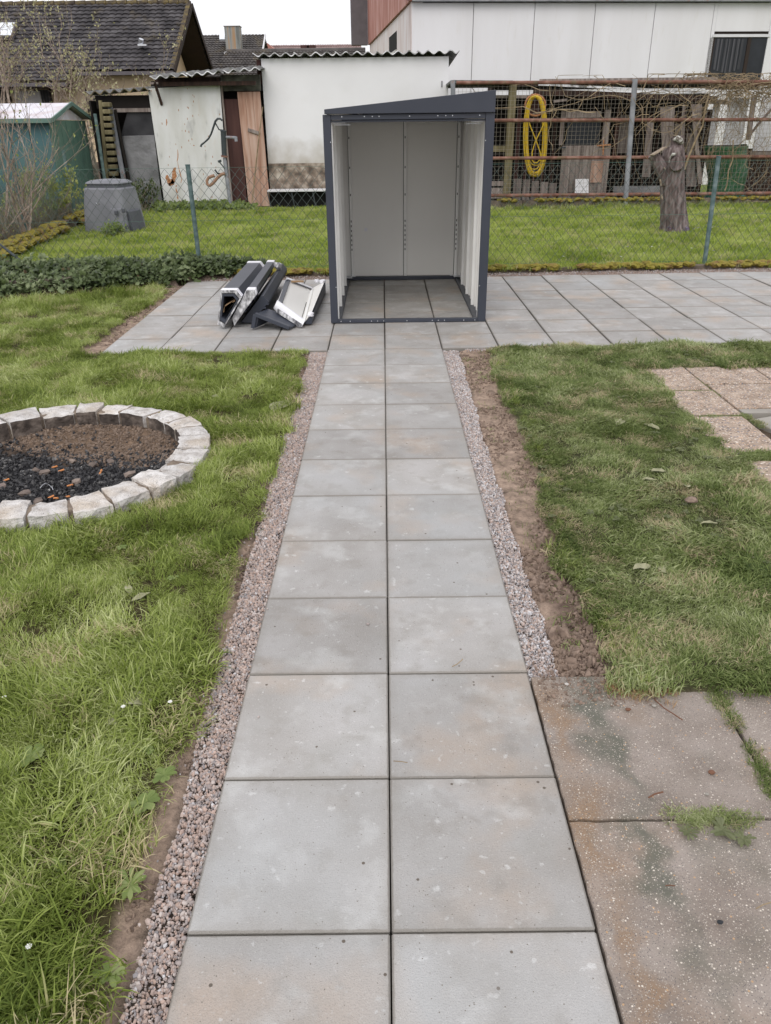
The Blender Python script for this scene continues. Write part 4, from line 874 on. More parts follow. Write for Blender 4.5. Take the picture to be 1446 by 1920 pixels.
b = MB(); b.prism([p+Vector((0, -.015, 0)) for p in top], V_*.05); b.build('foam_cap', MT['foam'], t, bevel=.006)
b = MB(); b.prism([p+V_*.955 for p in top], V_*.05); b.build('foam_cap', MT['foam'], t, bevel=.006)
b = MB(); b.ring([p+Vector((0, -.02, 0)) for p in shrink(N_, 1.03)], [p+Vector((0, -.02, 0)) for p in shrink(N_, .84)], V_*.022); b.build('plastic_film', MT['film'], t)
c_ = sum(N_, Vector())/5; b = MB(); b.prism([c_+Vector((-.05, .03, -.02)), c_+Vector((.06, .03, .035)), c_+Vector((.06, .03, .05)), c_+Vector((-.04, .03, .0)), c_+Vector((-.055, .03, -.07)), c_+Vector((-.065, .03, -.07))], (0, .3, .0)); b.build('card', MT['card'], t)
# grooves along the right flank
for q in (.25, .5, .75):
    a = N_[2]*(1-q)+N_[3]*q; b = MB(); b.beam(a+Vector((.006, 0, .004)), a+Vector((.006, 0, .004))+V_*.96, .014, .014); b.build('sheet_edge', MT['anth'], t)
# B: slimmer bundle closed with film
N_, V_ = bundle('', [(464, 547.5), (479, 547.5), (481, 558), (440, 616.5), (436, 600)], 7.66, (502, 494))
lowz = min(p.z for p in N_); N_ = [p-Vector((0, 0, lowz-.006)) for p in N_]
t = thing('panel_bundle', N_[3], 'second wrapped bundle from the left, slim, its near end closed with crumpled film', 'panel bundle')
b = MB(); b.prism(N_, V_); b.build('sheets', MT['anth'], t, bevel=.003)
b = MB(); b.prism([p-V_*.02 for p in shrink(N_, .97)], V_*.0199); b.build('plastic_film', MT['film'], t, bevel=.004)
o2 = shrink(N_, 1.07); top = [o2[0], o2[1], o2[2], N_[2]*.72+N_[3]*.28, shrink(N_, .8)[1], N_[0]*.72+N_[4]*.28]
b = MB(); b.prism([p-V_*.012 for p in top], V_*.045); b.build('foam_cap', MT['foam'], t, bevel=.006)
b = MB(); b.prism([p+V_*.96 for p in top], V_*.05); b.build('foam_cap', MT['foam'], t, bevel=.006)
for q in (.15, .35, .55):
    a = N_[2]*(1-q)+N_[3]*q; b = MB(); b.beam(a+Vector((.008, 0, .003)), a+Vector((.008, 0, .003))+V_*.95, .016, .012); b.build('sheet_edge', MT['anth'], t)
bm = bmesh.new(); bmesh.ops.create_icosphere(bm, subdivisions=2, radius=.05)
for v in bm.verts: v.co *= rnd.uniform(.6, 1.25)
me = bpy.data.meshes.new('plastic_film'); bm.to_mesh(me); bm.free(); me.materials.append(MT['film']); link('plastic_film', me, t, N_[2]+V_*.97+Vector((.04, 0, -.0)))
# C: unwrapped dark angle sheets
N_, V_ = bundle('', [(489, 558), (494, 557), (504, 569), (472, 608), (452, 607)], 7.78, (527, 497))
lowz = min(p.z for p in N_); N_ = [p-Vector((0, 0, lowz-.006)) for p in N_]
t = thing('panel_bundle', N_[3], 'third bundle from the left, bare dark angled sheets without white caps', 'panel bundle')
b = MB(); b.prism(N_, V_); b.build('sheets', MT['anth'], t, bevel=.003)
for q, d in ((.12, .02), (.3, .03), (.5, .02), (.7, .02)):
    a = N_[2]*(1-q)+N_[3]*q; b = MB(); b.beam(a+Vector((.01, 0, .006)), a+Vector((.01, 0, .006))+V_*.98, d, .018); b.build('sheet_edge', MT['anth'], t)
# D: pale trays, one on another
FL = at(519.5, 568, 7.80); FRt = gp(569, 603.5, .045); BL = gp(537, 524.5, FL.z); BR = gp(585.5, 544, .06)
t = thing('panel_tray', gp(560, 607), 'wide pale inner door panel lying tilted with white foam along its ends', 'panel tray')
nrm = (FRt-FL).cross(BL-FL).normalized()
if nrm.z < 0: nrm = -nrm
def quad(b, p, th, up=0): b.hexa([q-nrm*th+nrm*up for q in p]+[q+nrm*up for q in p])
b = MB(); quad(b, [FL, FRt, BR, BL], .028); b.build('sheet', MT['inner'], t, bevel=.002)
b = MB(); quad(b, [FL+Vector((.012, .02, 0)), FRt+Vector((-.01, .02, 0)), BR, BL], .02, -.030); b.build('dark_sheet', MT['anth'], t)
for a, c in [(FRt, BR)]:
    b = MB(); b.beam(a+nrm*.012, c+nrm*.012, .022, .022); b.build('sheet_edge', MT['flange'], t, bevel=.003)
b = MB(); b.beam(FL+(FRt-FL)*.08+nrm*.004+(BL-FL)*.05, BL+(FRt-FL)*.06+nrm*.004, .05, .012); b.build('sheet_edge', MT['anth'], t)  # left tray edge coloured dark in place of the shadow along it
def cap(a, c, back, th, up):
    b = MB(); d = (c-a).normalized(); bk = back.normalized()
    n_ = 9; P0 = []
    for i in range(n_):
        f = i/(n_-1); p = a+(c-a)*f; s = 1-.25*abs(2*f-1)**3
        P0.append([p+bk*.05+nrm*(up*.8), p-bk*.012+nrm*(up*s+.006*rnd.random()), p-bk*.035+nrm*(up*.3)*s, p-bk*(.032+.01*rnd.random())-nrm*th*.6*s, p-bk*.0-nrm*th*s])
    b.grid(np.array([[tuple(q) for q in r] for r in P0])); return b
cap(FL-(FRt-FL)*.03, FRt+(FRt-FL)*.02, BL-FL, .085, .022).build('foam_cap', MT['foam'], t, smooth=True)
b = MB(); fa = FL+(FRt-FL)*.1; fb = FRt; b.hexa([fa-nrm*.07-Vector((0, .045, 0)), fb-nrm*.05-Vector((0, .05, 0)), fb-nrm*.05-Vector((0, .04, 0)), fa-nrm*.07-Vector((0, .035, 0)), fa-nrm*.03-Vector((0, .045, 0)), fb-nrm*.015-Vector((0, .05, 0)), fb-nrm*.015-Vector((0, .04, 0)), fa-nrm*.03-Vector((0, .035, 0))]); b.build('plastic_film', MT['film'], t)
cap(BR+(BR-BL)*.02+(BL-FL)*.0, BL-(BR-BL)*.03, FL-BL, .06, .03).build('foam_cap', MT['foam'], t, smooth=True)
b = MB(); b.box(BL.x+.06, BL.x+.20, BL.y-.06, BL.y-.04, BL.z-.02, BL.z+.0); b.build('card', MT['card'], t)
def tslots(b):
    for i in range(16):
        f = .04+.5*i/16; p = FRt+(BR-FRt)*f-(FRt-FL).normalized()*.03+nrm*.003; b.beam(p, p+(BR-FRt).normalized()*.018, .007, .004)
tslots_b = MB(); tslots(tslots_b); tag(tslots_b.build('slot', MT['dark'], t), kind='stuff')
# second tray right of it, dark flank towards the shed
q0, q1, q2, q3 = gp(572, 604, .03), gp(585, 606, .015), gp(611, 544, .03), gp(588, 541, .06)
t2 = thing('panel_tray', gp(580, 606), 'lower narrow panel with a dark flank, lying between the pale panel and the shed', 'panel tray')
b = MB(); b.hexa([q0-Vector((0, 0, .02)), Vector((q1.x, q1.y, .004)), Vector((q2.x, q2.y, .004)), q3-Vector((0, 0, .05)), q0+Vector((0, 0, .0)), q1+Vector((.01, 0, .09)), q2+Vector((0, 0, .09)), q3]); b.build('sheet', MT['anth'], t2, bevel=.003)
b = MB(); b.hexa([q0+Vector((0, 0, .004)), q1+Vector((.0, 0, .094)), q2+Vector((-.01, 0, .094)), q3+Vector((0, 0, .004)), q0+Vector((0, 0, .012)), q1+Vector((.0, 0, .1)), q2+Vector((-.01, 0, .1)), q3+Vector((0, 0, .012))]); b.build('inner_sheet', MT['inner'], t2)
for c, s in ((q1+Vector((-.01, .01, .085)), .035), (q2+Vector((-.03, -.02, .1)), .04), (q2+Vector((-.1, -.02, .11)), .03)):
    bm = bmesh.new(); bmesh.ops.create_icosphere(bm, subdivisions=2, radius=s)
    for v in bm.verts: v.co *= rnd.uniform(.7, 1.2); v.co.z *= .8
    me = bpy.data.meshes.new('foam_cap'); bm.to_mesh(me); bm.free(); me.materials.append(MT['foam']); link('foam_cap', me, t2, c)
# L frame under the pile
L0, L1, L2 = at(474, 612, 7.55), at(479, 589, 7.55), at(543, 610, 7.50)
t3 = thing('metal_angle', gp(474, 616), 'dark L-shaped profile lying under the pale panel and the bundles', 'metal profile')
L0.z = .012; L2.z = .02
b = MB(); b.beam(L1, L0, .035, .05); b.beam(L0*0+L1+Vector((.0, .0, .0)), L2, .035, .05); b.build('profile', MT['anth'], t3, bevel=.003)
b = MB(); b.prism([L0, L1, L2, L2+Vector((0, 0, -.012)), L1+Vector((.03, 0, -.03)), L0+Vector((.03, 0, 0))], (0.09, .25, 0)); b.build('sheet', MT['anth'], t3)

# ------------------------------------------------------------------ kerb with moss and wire fence behind the patio
kb = thing('mossy_kerb', (2, 10.6, 0), 'low mossy concrete edging under the wire fence behind the patio', 'kerb')
x = -2.3
while x < 9:
    w_ = rnd.uniform(.9, 1.05); z0 = float(tilt(np.array(x), np.array(10.5)))
    part('kerb_block', MT['kerbdark'], kb, lambda b: b.box(x, x+w_-.008, 10.53, 10.63, -.1, .045+z0+rnd.uniform(-.008, .008)), loc=(x+w_/2, 10.58, 0), bevel=.008); x += w_
def mossclumps(name, P, r_, n_, label):
    sc = []; 
    for a, c in P:
        for _ in range(n_):
            f = rnd.random(); sc.append((a[0]+(c[0]-a[0])*f+rnd.gauss(0, .03), a[1]+(c[1]-a[1])*f+rnd.gauss(0, .03), a[2]+(c[2]-a[2])*f+rnd.uniform(-.02, .02)))
    A = np.array(sc); k = fbm(A[:, 0]*2.5, A[:, 1]*2.5, 5) > .35; A = A[k]
    scatter(name, A, eul(len(A), False), rng.uniform(.4, 1.4, len(A)), rng.integers(0, 5, len(A)), [chunk('moss', r_, MT['moss'], s, 2, (1.3, 1, .55), .28) for s in range(5)], label, 'moss')
mossclumps('moss', [((-2.3, 10.56, .045), (8.8, 10.56, .10))], .04, 1500, 'yellow brown moss cushions on the kerb behind the patio')
def mesh_fence(name_part, P0, P1, z0f, ztop, pitch, r_, m, parent, zig=True):
    P0 = Vector(P0); P1 = Vector(P1); L = (P1-P0).length; d = (P1-P0)/L; n = int(L/pitch); h = ztop-z0f; k = max(2, int(round(h/(pitch*.62)))); dz = h/k; b = MB(); nrm_ = Vector((-d.y, d.x, 0))
    for i in range(n):
        for s in (1,):
            pts = []
            for j in range(k+1):
                off = (pitch*.5 if j % 2 else 0)
                pts.append(P0+d*(i*pitch+off)+Vector((0, 0, z0f+j*dz))+nrm_*(.004 if j % 2 else -.004))
            for j in range(k):      # wires of neighbouring spirals meet at the crossings
                b.tube([pts[j], pts[j+1]], r_, 3, cap=False)
            pts2 = [P0+d*(i*pitch+(-pitch*.5 if j % 2 else 0))+Vector((0, 0, z0f+j*dz))+nrm_*(-.004 if j % 2 else .004) for j in range(k+1)]
            for j in range(k): b.tube([pts2[j], pts2[j+1]], r_, 3, cap=False)
    o = b.build(name_part, m, parent, fix=False); return o
fn = thing('wire_fence', (1, 10.72, 0), 'chain-link fence with green posts running behind the patio', 'fence')
mesh_fence('chain_link', (-6.0, 10.74, 0), (8.6, 10.74, 0), .06, 1.28, .118, .0026, MT['wiregrey'], fn)
for z in (1.285, .66, .075): part('tension_wire', MT['wiregreen'], fn, lambda b: b.tube([(-6, 10.735, z), (1, 10.735, z+.01), (8.6, 10.735, z+.02)], .0022, 4))
for (u0, v0, u1, v1) in ((352, 310, 375, 498), (1348, 294, 1321, 497)):
    a = at(u0, v0, 10.69); c = at(u1, v1, 10.69); c.z = -.05
    o = part('post', MT['postgreen'], fn, lambda b: b.tube([c, a], .029, 14), loc=c, smooth=False)
    part('post_cap', MT['postgreen'], fn, lambda b: b.tube([a, a+Vector((0, 0, .012))], .032, 14), loc=a)
for xx in (-5.9, 8.5): part('post', MT['postgreen'], fn, lambda b: b.tube([(xx, 10.69, -.1), (xx, 10.69, 1.34)], .029, 12))
a, c = at(-8, 452, 10.9), at(62, 507, 10.5)
st = MB(); st.tube([a, c], .016, 8); tag(st.build('strut', MT['iron'], loc=c), 'dark leaning bracing rod above the ivy at the left edge', 'strut')

# left boundary fence
lf = thing('wire_fence', (-6.3, 15, 0), 'green wire fence along the mossy kerb at the left boundary', 'fence')
kl = thing('mossy_kerb', (-6.1, 14.5, 0), 'moss covered concrete kerb running back along the left boundary fence', 'kerb')
yy = 11.3
while yy < 18.2:
    x0 = -5.62-.09*(yy-11.3); x1 = -5.62-.09*(yy+1-11.3)
    part('kerb_block', MT['kerbdark'], kl, lambda b: b.hexa([(x0-.22, yy, -.05), (x0, yy, -.05), (x1, yy+.98, -.05), (x1-.22, yy+.98, -.05), (x0-.22, yy, .17), (x0, yy, .17), (x1, yy+.98, .17), (x1-.22, yy+.98, .17)]), bevel=.01); yy += 1
mossclumps('moss', [((-5.68, 11.4, .17), (-6.3, 18.2, .17)), ((-5.6, 11.4, .10), (-6.2, 18.2, .10))], .07, 420, 'bright yellow moss on the left boundary kerb')
mesh_fence('chain_link', (-5.82, 11, 0), (-6.5, 19.5, 0), .18, 1.45, .075, .0021, MT['wiregreen'], lf)
for (u0, v0, u1, v1, Y) in ((22, 299, 52, 448, 14.2), (119, 283, 142, 411, 17.3)):
    a = at(u0, v0, Y); c = at(u1, v1, Y); c = c+(c-a).normalized()*.12
    part('post', MT['postgreen'], lf, lambda b: b.tube([c, a], .035, 10), loc=c)
    part('post_cap', MT['postgreen'], lf, lambda b: b.tube([a, a+Vector((0, 0, .015))], .04, 10), loc=a)
a = at(178, 213, 19); c = at(197, 345, 19); c.z = 0
part('post', MT['postgreen'], lf, lambda b: b.tube([c, a], .035, 10), loc=c)
for z in (1.46, .8): part('tension_wire', MT['wiregreen'], lf, lambda b: b.tube([(-5.82, 11, z), (-6.5, 19.5, z)], .003, 4))

# ------------------------------------------------------------------ ivy
IM = blade_mat('ivy_leaf', [(.012, .022, .008), (.04, .06, .02), (.09, .125, .045), (.24, .28, .15)], ((.13, .075, .045), 1.08), 2, rough=.35, transl=.15)
def ivyleaf(seed, s=.058):
    r = random.Random(seed); vs = []; fs = []; ra = []
    for k in range(9):
        c = Vector((r.uniform(-.11, .11), r.uniform(-.11, .11), r.uniform(-.05, .06))); R = Euler((r.uniform(-.2, 1.1), r.uniform(-.5, .5), r.uniform(-1.2, 1.2))).to_matrix(); q = s*r.uniform(.6, 1.15)
        out = [(0, -.5), (.42, -.42), (.34, -.05), (.55, .12), (.2, .25), (0, .7), (-.2, .25), (-.55, .12), (-.34, -.05), (-.42, -.42)]
        b = len(vs); vs.append(tuple(c+R@Vector((0, 0, .004))))
        for x, y in out: vs.append(tuple(c+R@Vector((x*q, y*q, -.10*q*abs(x)*2))))
        fs += [(b, b+1+i, b+1+(i+1) % 10) for i in range(10)]; ra += [r.random()]*11
    me = bpy.data.meshes.new('ivy'); me.from_pydata(vs, [], fs); me.materials.append(IM)
    me.attributes.new('rnd', 'FLOAT', 'POINT').data.foreach_set('value', ra); me.attributes.new('dry', 'FLOAT', 'POINT').data.foreach_set('value', [r.uniform(-.2, .2)]*len(vs)); return me
n = 3700; x = rng.uniform(-6.8, -1.55, n); t_ = rng.random(n); wid = np.interp(x, [-6.8, -4.4, -3, -2.2, -1.6], [2.3, 1.7, 1.1, .55, .2])
y = ivy_front(x)+.05+t_*wid; hh = np.interp(x, [-6, -3.3, -2.2, -1.6], [.21, .19, .15, .04])*np.sin(np.pi*np.clip(t_*.85+.12, 0, 1))**.6*(.25+1.5*fbm(x*2.6, y*2.6, 3))
z = H(x, y)*0+hh*rng.uniform(.35, 1.05, n)
k = rng.random(n) < np.where(t_ > .6, .45, 1); x, y, z = x[k], y[k], z[k]
scatter('ivy', np.column_stack([x, y, z]), np.stack([rng.normal(.25, .35, len(x)), rng.normal(0, .3, len(x)), rng.uniform(-.8, .8, len(x))], 1), rng.uniform(.7, 1.25, len(x)), rng.integers(0, 8, len(x)), [ivyleaf(i) for i in range(8)], 'dark ivy creeping over the low edge behind the left lawn', 'ivy')
iw = thing('garden_edge', (-4, 10.1, 0), 'dark old edging stones under the ivy left of the patio', 'kerb')
for i in range(8):
    x0 = -6.5+i*.55; y0 = float(ivy_front(x0))+.22; y1 = float(ivy_front(x0+.5))+.22
    part('edging_stone', MT['kerbdark'], iw, lambda b: b.hexa([(x0, y0, -.05), (x0+.52, y1, -.05), (x0+.52, y1+.3, -.05), (x0, y0+.3, -.05), (x0, y0, .14), (x0+.52, y1, .15), (x0+.52, y1+.3, .15), (x0, y0+.3, .14)]), bevel=.015)

# ------------------------------------------------------------------ compost bin
cb = thing('compost_bin', (-5.10, 15.75, 0), 'grey tapered plastic compost bin with a lid on the neighbouring lawn', 'compost bin')
rz = math.radians(-14)
def rrect(hx, hy, r_, z, n=4, cx=-5.10, cy=15.75):
    P = []
    hx *= .86; hy *= .86
    for sx, sy, a0 in ((1, 1, 0), (-1, 1, 90), (-1, -1, 180), (1, -1, 270)):
        for k in range(n+1):
            a = math.radians(a0+90*k/n); x = sx*(hx-r_)+r_*math.cos(a); y = sy*(hy-r_)+r_*math.sin(a)
            P.append((cx+x*math.cos(rz)-y*math.sin(rz), cy+x*math.sin(rz)+y*math.cos(rz), z))
    return P
def loft(b, rings):
    n = len(rings[0]); vs = [p for r in rings for p in r]
    fs = [(k*n+i, k*n+(i+1) % n, (k+1)*n+(i+1) % n, (k+1)*n+i) for k in range(len(rings)-1) for i in range(n)]
    b.add(vs, fs+[tuple(range(n-1, -1, -1)), tuple((len(rings)-1)*n+i for i in range(n))])
part('body', MT['binplastic'], cb, lambda b: loft(b, [rrect(.53, .46, .08, -.02), rrect(.52, .45, .08, .05), rrect(.485, .42, .1, .45), rrect(.445, .385, .11, .74), rrect(.42, .36, .11, .765)]), smooth=False)
part('collar', MT['bindark'], cb, lambda b: loft(b, [rrect(.40, .34, .11, .766), rrect(.39, .33, .11, .83)]))
part('lid', MT['binplastic'], cb, lambda b: loft(b, [rrect(.42, .36, .12, .831), rrect(.41, .35, .12, .85), rrect(.34, .28, .12, .885), rrect(.15, .12, .08, .90)]))
def fx(hx, y, z): hx *= .86; y *= .86; return (-5.10+hx*math.cos(rz)-y*math.sin(rz), 15.75+hx*math.sin(rz)+y*math.cos(rz), z)
def flap(b):
    P = [[fx(x, -(.455-.075*(z/.74))-o, z) for x in (.20, .50)] for z, o in ((.03, .035), (.42, .035))]
    b.hexa([P[0][0], P[0][1], fx(.50, -.44, .03), fx(.2, -.44, .03), P[1][0], P[1][1], fx(.48, -.40, .42), fx(.2, -.40, .42)])
part('door', MT['binplastic'], cb, flap, bevel=.012)
for x, z in ((.34, .36), (.52, .40), (.55, .12)): part('latch', MT['bindark'], cb, lambda b: b.box(*[c for q in zip(fx(x, -.53, 0), fx(x+.06, -.46, 0)) for c in sorted(q)][:4], z-.04, z+.03), bevel=.01)
part('side_flap', MT['bindark'], cb, lambda b: b.hexa([fx(.54, -.3, .0), fx(.62, -.3, .0), fx(.62, .2, .0), fx(.54, .2, .0), fx(.50, -.3, .38), fx(.55, -.3, .36), fx(.55, .2, .36), fx(.50, .2, .38)]), bevel=.01)
part('emblem', MT['zinc'], cb, lambda b: (b.beam(fx(-.12, -.43, .52), fx(-.08, -.435, .49), .008, .004), b.beam(fx(-.08, -.435, .49), fx(-.04, -.435, .51), .008, .004)))

# ------------------------------------------------------------------ cut tree stump
stt = thing('tree_stump', (4.93, 13.95, 0), 'tall pollarded tree trunk with sawn limbs standing on the neighbouring lawn', 'tree')
def trunkf(b):
    ax = [at(1266, 447, 13.95), at(1267, 425, 13.95), at(1264, 390, 13.95), at(1262, 350, 13.95), at(1262, 315, 13.95), at(1263, 295, 13.95), at(1266, 276, 13.95)]
    R_ = [.27, .22, .195, .185, .185, .185, .14]; n = 22; rows = []
    # resample along the axis for bark relief
    ts = np.linspace(0, len(ax)-1, 36)
    for t in ts:
        i = min(int(t), len(ax)-2); f = t-i; p = ax[i]*(1-f)+ax[i+1]*f; r_ = R_[i]*(1-f)+R_[i+1]*f; row = []
        for k in range(n+1):
            a = 2*math.pi*k/n; q = r_*(1+.10*(float(fbm(np.array((k % n)*.9), np.array(t*.5), 6))-.5)+.05*math.sin((k % n)*2.1)+(.16*max(0, math.sin(3*a))*max(0, 1-t/7)))
            row.append((p.x+q*math.cos(a), p.y+q*math.sin(a), p.z))
        rows.append(row)
    b.grid(np.array(rows))
part('trunk', MT['bark'], stt, trunkf, smooth=True)
def limb(pts, rs, nm='limb', m='bark'): return part(nm, MT[m], stt, lambda b: b.tube(pts, rs, 12))
A = at(1262, 300, 13.9)
limb([at(1263, 305, 13.92), at(1267, 285, 13.93), at(1270, 272, 13.95), at(1270, 256, 13.95)], [.15, .12, .10, .095])
limb([at(1250, 345, 13.9), at(1240, 315, 13.9), at(1230, 298, 13.9), at(1224, 289, 13.9)], [.08, .11, .09, .08])
limb([at(1269, 310, 13.80), at(1269, 307, 13.70)], [.115, .105]); part('cut_face', MT['bark'], stt, lambda b: b.tube([at(1269, 307, 13.698), at(1269, 307, 13.690)], [.10, .10], 14))
part('cut_face', MT['cutwood'], stt, lambda b: b.tube([at(1270, 256, 13.95), at(1270.5, 254.5, 13.95)], [.09, .09], 12))
part('cut_board', MT['cutwood'], stt, lambda b: b.beam(at(1222, 291, 13.8), at(1247, 276, 13.85), .02, .14), bevel=.003)
part('bark_edge', MT['lichen'], stt, lambda b: (b.tube([at(1262, 262, 13.86), at(1270, 259, 13.84), at(1276, 264, 13.83), at(1280, 268, 13.85)], [.015, .045, .05, .02], 7), b.tube([at(1255, 305, 13.80), at(1257, 296, 13.78), at(1262, 289, 13.75), at(1269, 288, 13.74)], [.010, .014, .026, .018], 6)))
part('bark_scar', MT['cutwood'], stt, lambda b: (b.tube([at(1238, 336, 13.76), at(1240, 348, 13.76)], [.012, .016], 6), b.tube([at(1241, 364, 13.76), at(1242, 374, 13.76)], [.014, .012], 6), b.tube([at(1245, 314, 13.76), at(1248, 318, 13.76)], [.012, .01], 6)))

# ------------------------------------------------------------------ helpers for buildings
def bx(name, m, parent, x0, x1, y0, y1, z0, z1, **k): return part(name, m, parent, lambda b: b.box(x0, x1, y0, y1, z0, z1), **k)
def corr(name, m, parent, x0, x1, y0, y1, zl, zr, pitch, amp, drop=0, th=.022, edge=None, along='x'):
    """wavy sheet; waves run along y, profile across x; drop lowers the far edge"""
    n = int((x1-x0)/pitch*10); xs = np.linspace(x0, x1, n+1); r = random.Random(int(x0*100)+5)
    def f(b):
        ys = (y0, y1); P = []
        for yi, y in enumerate(ys):
            P.append([(x, y, zl+(zr-zl)*(x-x0)/(x1-x0)+amp*math.cos(2*math.pi*(x-x0)/pitch)-(drop if yi else 0)) for x in xs])
        P = np.array(P); Q = P.copy(); Q[..., 2] += th; b.cm = 0; b.grid(P[::-1]); b.cm = 0; b.grid(Q)
        b.cm = 1; b.grid(np.array([P[0], Q[0]])); b.grid(np.array([Q[1], P[1]]))
    return part(name, [m, edge or m], parent, f, fix=False)
def tiled(name, m, parent, e0, e1, r0, r1, rows, cols, amp=.03, lift=.035):
    """tiled roof slope as real relief: e0,e1 eave ends, r0,r1 ridge ends"""
    e0, e1, r0, r1 = map(np.array, (tuple(e0), tuple(e1), tuple(r0), tuple(r1)))
    nrm_ = np.cross(e1-e0, r0-e0); nrm_ = nrm_/np.linalg.norm(nrm_); nrm_ = nrm_ if nrm_[2] > 0 else -nrm_
    us = np.linspace(0, 1, cols*5+1); P = []
    wave = np.abs(np.sin(np.pi*us*cols))**.7*amp
    for k in range(rows):
        for q, lf in ((0.0, lift), (.93, .004), (.999, 0)):
            v = (k+q)/rows; jit = (_h(np.floor(us*cols).astype(int), np.full(us.shape, k), 4)-.5)*.012
            base = e0[None]*(1-us)[:, None]*(1-v)+e1[None]*us[:, None]*(1-v)+r0[None]*(1-us)[:, None]*v+r1[None]*us[:, None]*v
            P.append(base+nrm_[None]*(wave+lf+jit)[:, None])
    return part(name, m, parent, lambda b: b.grid(np.array(P)), fix=False)

# ------------------------------------------------------------------ white outbuilding behind the shed
wo = thing('white_outbuilding', (-.6, 21.5, 0), 'low white rendered outbuilding with corrugated roof behind the open shed', 'outbuilding')
WY = 20.2; xl, xr = -2.71, 1.50
bx('wall', MT['whitewall'], wo, xl, xr, WY, WY+.25, .95, 3.10)
bx('wall_foot', MT['dirtywall'], wo, xl+.001, xr-.001, WY-.006, WY+.24, .0, .949)
bx('side_wall', MT['whitewall'], wo, xl, xl+.2, WY+.251, WY+4.5, 0, 3.08)
bx('side_wall', MT['stainwall'], wo, xr-.2, xr, WY+.251, WY+4.5, 0, 3.08)
nseg = 5
for i in range(nseg):
    x0 = xl-.16+i*(xr-xl+.36)/nseg; x1 = xl-.16+(i+1)*(xr-xl+.36)/nseg+.02
    corr('roof_sheet', MT['corr'], wo, x0, x1, WY-.16, WY+4.6, 3.15+.004*i, 3.155+.004*i, .245, .032, 0.2, edge=MT['corrwhite'])
bx('verge_board', MT['brownred'], wo, xl-.11, xl-.02, WY+.02, WY+.12, 2.60, 3.08)
bx('hook', MT['greypipe'], wo, 1.34, 1.37, WY-.02, WY-.001, 2.5, 2.62)
wb = thing('bench', (-2.2, 19.8, 0), 'white topped low bench against the foot of the white outbuilding', 'bench')
bx('seat', MT['whitepanel'], wb, -2.72, -1.0, 19.72, 20.12, .36, .40, bevel=.005)
bx('back_panel', MT['dark'], wb, -2.68, -1.05, 20.02, 20.08, .0, .355)
for x in (-2.66, -2.1, -1.6, -1.08): part('leg', MT['iron'], wb, lambda b: b.beam((x, 19.78, 0), (x-.06, 19.78, .355), .025, .025))

# ------------------------------------------------------------------ leaning sheds with rust-stained sheet, pump side
ob = thing('old_shed', (-3.9, 20.5, 0), 'old lean-to shed with a rust-stained white sheet and maroon door', 'shed')
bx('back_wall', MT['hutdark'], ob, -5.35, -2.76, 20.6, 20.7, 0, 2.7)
part('white_sheet', MT['rustwhite'], ob, lambda b: b.hexa([(-5.20, 19.90, .02), (-3.68, 19.90, .04), (-3.68, 19.93, .04), (-5.20, 19.93, .02), (-5.25, 19.90, 2.52), (-3.63, 19.90, 2.60), (-3.63, 19.93, 2.60), (-5.25, 19.93, 2.52)]), bevel=.004)
def rust_blob(pts, r0_, seed):
    q = random.Random(seed); P = []; n_ = len(pts); L_ = []; R_2 = []
    for i, (u, v) in enumerate(pts):
        w_ = r0_*(.25+.9*math.sin(math.pi*(i+.5)/n_))*q.uniform(.6, 1.3); L_.append((u-w_, v+q.uniform(-1, 1))); R_2.append((u+w_*q.uniform(.6, 1.2), v+q.uniform(-1, 1)))
    return L_+R_2[::-1]
for k, (pts, r0_) in enumerate([([(328, 314), (326, 322), (327, 330), (325, 338), (322, 345), (318, 348)], 4), ([(313, 328), (314, 334), (316, 340), (317, 346)], 4), ([(320, 336), (321, 342), (320, 348)], 5), ([(333, 280), (334, 288), (333.5, 296), (332, 303)], .9),
        ([(333, 304), (335, 314), (338, 326), (341, 336), (339, 343)], .9), ([(330, 352), (331, 357), (333, 362)], 1.1), ([(333, 369), (334, 373)], 1.6), ([(312, 224), (313, 230), (312, 236)], 1.2), ([(363, 271), (364, 274)], 1.8), ([(331, 347), (330, 351)], 1.5)]):
    P = rust_blob(pts, r0_, k); c_ = at(*pts[0], 19.898)
    b = MB(); ns = len(pts)
    V = [at(u, v, 19.8985) for u, v in P]; b.add(V, [(i, i+1, 2*ns-2-i, 2*ns-1-i) for i in range(ns-1)]); b.build('rust_streak', MT['rust'], ob, fix=False)
part('sheet_frame', MT['greywood'], ob, lambda b: (b.box(-3.625, -3.59, 19.95, 20.0, .1, 2.66), b.box(-5.2, -3.6, 19.94, 19.99, 2.61, 2.65)))
bx('door', MT['brownred'], ob, -3.62, -3.26, 20.02, 20.06, .02, 2.30)
bx('lintel', MT['concrete'], ob, -3.62, -2.74, 20.0, 20.1, 2.46, 2.78)
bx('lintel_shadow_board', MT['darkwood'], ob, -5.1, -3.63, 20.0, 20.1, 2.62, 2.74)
for k in range(3):
    x0 = -3.27+k*.172; part('board', MT['pinkwood'], ob, lambda b: b.hexa([(x0+.05, 19.98-.003*k, .03), (x0+.219, 19.98-.003*k, .03), (x0+.219, 20.01, .03), (x0+.05, 20.01, .03), (x0, 19.98-.003*k, 2.44), (x0+.169, 19.98-.003*k, 2.44), (x0+.169, 20.01, 2.44), (x0, 20.01, 2.44)]), bevel=.002)
part('turn_latch', MT['greywood'], ob, lambda b: b.beam(at(465, 243, 19.95), at(487, 250, 19.95), .07, .03), bevel=.005)
for i in range(3):
    x0 = -5.06+i*.80; corr('roof_sheet', MT['corr'], ob, x0, x0+.82, 19.45, 20.75, 2.70+.05*i+.0, 2.755+.05*i, .235, .030, -.12, edge=MT['corrwhite'])
